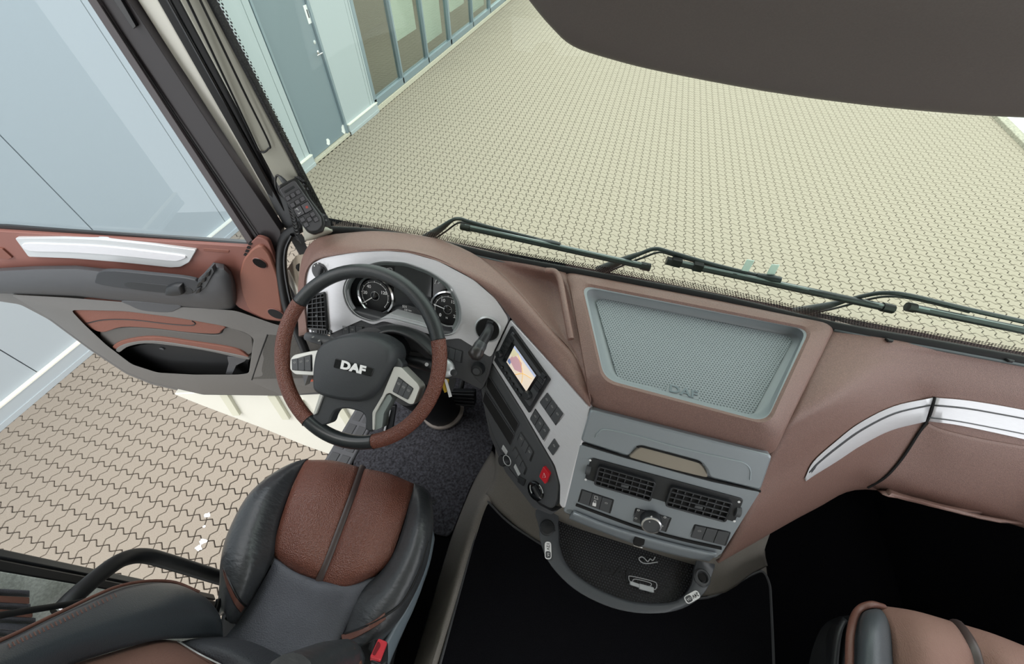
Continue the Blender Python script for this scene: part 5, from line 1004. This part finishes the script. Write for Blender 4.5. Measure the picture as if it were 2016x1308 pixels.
# ------------------------------------------------------------------ wipers on the outside of the windscreen
WIP = mat('wiper_black', '23282c', .35)
def wiper(label, blade, arm, ends, extra=None):
    w = thing('windscreen_wiper', label, 'wiper', WS(*arm[0], -.03), 'wipers outside the windscreen')
    def S(c, h): return WS(*c, -h)
    a, b = blade; B = [S((lerp(a[0], b[0], t), lerp(a[1], b[1], t)), .03) for t in (0, .25, .5, .75, 1)]
    bl = tube('blade', B, .0085, WIP, w, n=10, spl=3)
    tube('blade_spine', [S((lerp(a[0], b[0], t), lerp(a[1], b[1], t) - 3), .028) for t in (.02, .3, .6, .98)], .0035, mat('wiper_sheen', '868e91', .3, .4), bl, n=6)
    tube('rubber_lip', [S((lerp(a[0], b[0], t), lerp(a[1], b[1], t) + 4), .02) for t in (.02, .3, .6, .98)], .003, RUBB, bl, n=6)
    for t0, t1 in ((0, .05), (.95, 1)): tube('end_cap', [S((lerp(a[0], b[0], t), lerp(a[1], b[1], t)), .03) for t in (t0, t1)], .0105, RUBB, bl, n=10, spl=0)
    n = len(arm); rr = [.014] + [.009] + [.005] * (n - 2)
    tube('arm', [S(c, .045) for c in arm], rr, WIP, w, n=10, spl=5)
    tube('washer_hose', [S((c[0] + 8, c[1] + 7), .05) for c in arm[:-1]], .0026, RUBB, w, n=6, spl=5)
    m = ends; ppr_ = tube('blade_clip', [S((m[0] - 30, m[1] - 6), .04), S(m, .036), S((m[0] + 18, m[1] + 3), .034)], [.007, .010, .007], WIP, w, n=8)
    return w, S
wiper('windscreen wiper outside in front of the instrument hood', ((908, 445), (1280, 527)), [(838, 470), (868, 450), (890, 434), (905, 431), (925, 437), (980, 452), (1060, 472), (1100, 482)], (1085, 480))
w_, S_ = wiper('windscreen wiper outside the glass with black tape and white strips', ((1312, 513), (1758, 609)), [(1178, 534), (1225, 513), (1262, 499), (1290, 490), (1320, 497), (1400, 520), (1480, 540), (1530, 551)], (1520, 549))
for a in ((1332, 515), (1374, 524)):
    tube('black_tape', [S_((a[0] - 9, a[1] - 2), .03), S_((a[0] + 9, a[1] + 2), .03)], .014, DEEP, w_, n=4, spl=0)
for a, b in (((1466, 534), (1478, 512)), ((1514, 546), (1527, 521))):
    p, q = S_(a, .045), S_(b, .05); bar('white_strip', p, q, .017, .002, (0, -1, .3), mat('pale_strip', 'e9f1f2', .4), w_)
wiper('windscreen wiper outside at the far right beyond the passenger dash', ((1786, 604), (2080, 664)), [(1565, 616), (1625, 603), (1660, 594), (1700, 583), (1740, 577), (1790, 582), (1900, 608), (2080, 648)], (2060, 650))
# ------------------------------------------------------------------ remote control clipped to the pillar
rm = thing('remote_control', 'black handheld remote control with many keys clipped to the windscreen pillar', 'remote control', Q(600, 420, .64))
RP = facing(597, 408, .60, -8, 0)
ppr(RP, 'casing', [(546, 374), (549, 364), (582, 349), (588, 352), (604, 378), (612, 392), (636, 424), (641, 440), (636, 456), (618, 462), (604, 456), (578, 420), (556, 388)], -.03, 0, RUBB, rm, r=.006, bevel=.004)
rf = ppr(RP, 'key_plate', [(549, 373), (580, 354), (602, 386), (632, 428), (634, 444), (624, 455), (610, 456), (602, 448), (575, 412)], -.01, .004, mat('remote_grey', '3f3e42', .5), rm, r=.006, bevel=.002)
ppr(RP, 'name_plate', [(558, 377), (578, 365), (581, 369), (561, 381)], .0, .0052, BLKP, rf, r=.002)
KEY = mat('key_grey', '4c4a4f', .5)
def rk_(c, s=4.2, m=KEY, w=1., hgt=1.):
    a = math.radians(-29); ux, uy = math.cos(a), math.sin(a)
    pts = [(c[0] + x * s * w * ux - y * s * hgt * uy, c[1] + x * s * w * uy + y * s * hgt * ux) for x, y in ((-1, -1), (1, -1), (1, 1), (-1, 1))]
    ppr(RP, 'key_gap', [(c[0] + (p[0] - c[0]) * 1.2, c[1] + (p[1] - c[1]) * 1.2) for p in pts], .0, .0048, DEEP, rf, r=.0012, bevel=0)
    return ppr(RP, 'remote_key', pts, .0, .0065, m, rf, r=.001, bevel=.0006)
for c in ((567, 390.5), (576.5, 384.5), (586.7, 378.5), (576, 404), (585.5, 398), (595.5, 392), (615.5, 422), (622, 432), (595.5, 432.5), (609, 432), (602.5, 442.5)): rk_(c)
k = rk_((603.5, 408.5), 7.5, KEY, 1, 1.2); ppr(RP, 'red_mark', [(601, 406.5), (605.5, 405), (607, 409.5), (602.5, 411)], .006, .0068, mat('red_key_print', '96403c', .5), k, r=.0008, bevel=0)
k = rk_((588.5, 416), 7.5, KEY, 1, 1.2)
for d in ((-2, -4, -1), (2, 4, 1)): tube('arrow_mark', [RP(586.5 + d[0] - 2, 416 + d[1] + d[2] * -1, .007), RP(586.5 + d[0], 416 + d[1] + d[2] * 2, .007), RP(586.5 + d[0] + 3, 416 + d[1] - d[2] * 2.5, .007)], .0005, WHT, k, n=4, spl=0)
tube('cable_plug', [RP(563, 362, -.012), RP(556, 354, -.012), RP(551, 348, -.015)], [.007, .006, .004], CHAR, rm, n=8)
pts = []
for i in range(120):
    t = i / 119; c = Q(lerp(570, 588, t), lerp(398, 470, t), lerp(.63, .74, t)); a = t * 2 * math.pi * 11; pts.append(c + V((math.cos(a) * .008, math.sin(a) * .003, math.sin(a) * .008)))
tube('coiled_cable', pts, .0022, RUBB, rm, n=6, spl=1)
tube('cable', [RP(551, 348, -.015), RP(545, 346, -.02), RP(542, 356, -.02), RP(546, 375, -.025), Q(568, 398, .63)], .003, RUBB, rm, n=6)
ppr(RP, 'holder', [(578, 348), (596, 346), (602, 356), (596, 358), (586, 352)], -.03, -.006, CHAR, rm, r=.003); ppr(RP, 'holder', [(630, 418), (645, 425), (652, 445), (640, 446)], -.03, -.006, BLKP, rm, r=.003)
for c in ((598, 364), (606, 372), (637, 424), (642, 434)): lathe('holder_screw', [(.003, 0), (.003, .003)], RP(*c, -.004), RP.n, GREYD, rm, n=8)
# ------------------------------------------------------------------ roof, rear wall and passenger side of the cab
LINR = mat('pale_headlining', 'd9d5cb', .9)
ce = thing('ceiling', 'pale headlining of the cab roof', 'ceiling', (.15, -.2, CZ + .45), kind='structure')
prism('roof_panel', [(-1.12, -1.4, CZ + .42), (-1.12, .72, CZ + .42), (1.36, .72, CZ + .42), (1.36, -1.4, CZ + .42)], (0, 0, -1), .05, LINR, ce, bevel=0)
wb = thing('wall_back', 'pale rear wall of the sleeper cab', 'wall', (.15, -1.4, ZF), kind='structure')
prism('rear_panel', [(-1.12, -1.4, ZF), (1.36, -1.4, ZF), (1.36, -1.4, CZ + .42), (-1.12, -1.4, CZ + .42)], (0, 1, 0), .05, LINR, wb, bevel=0)
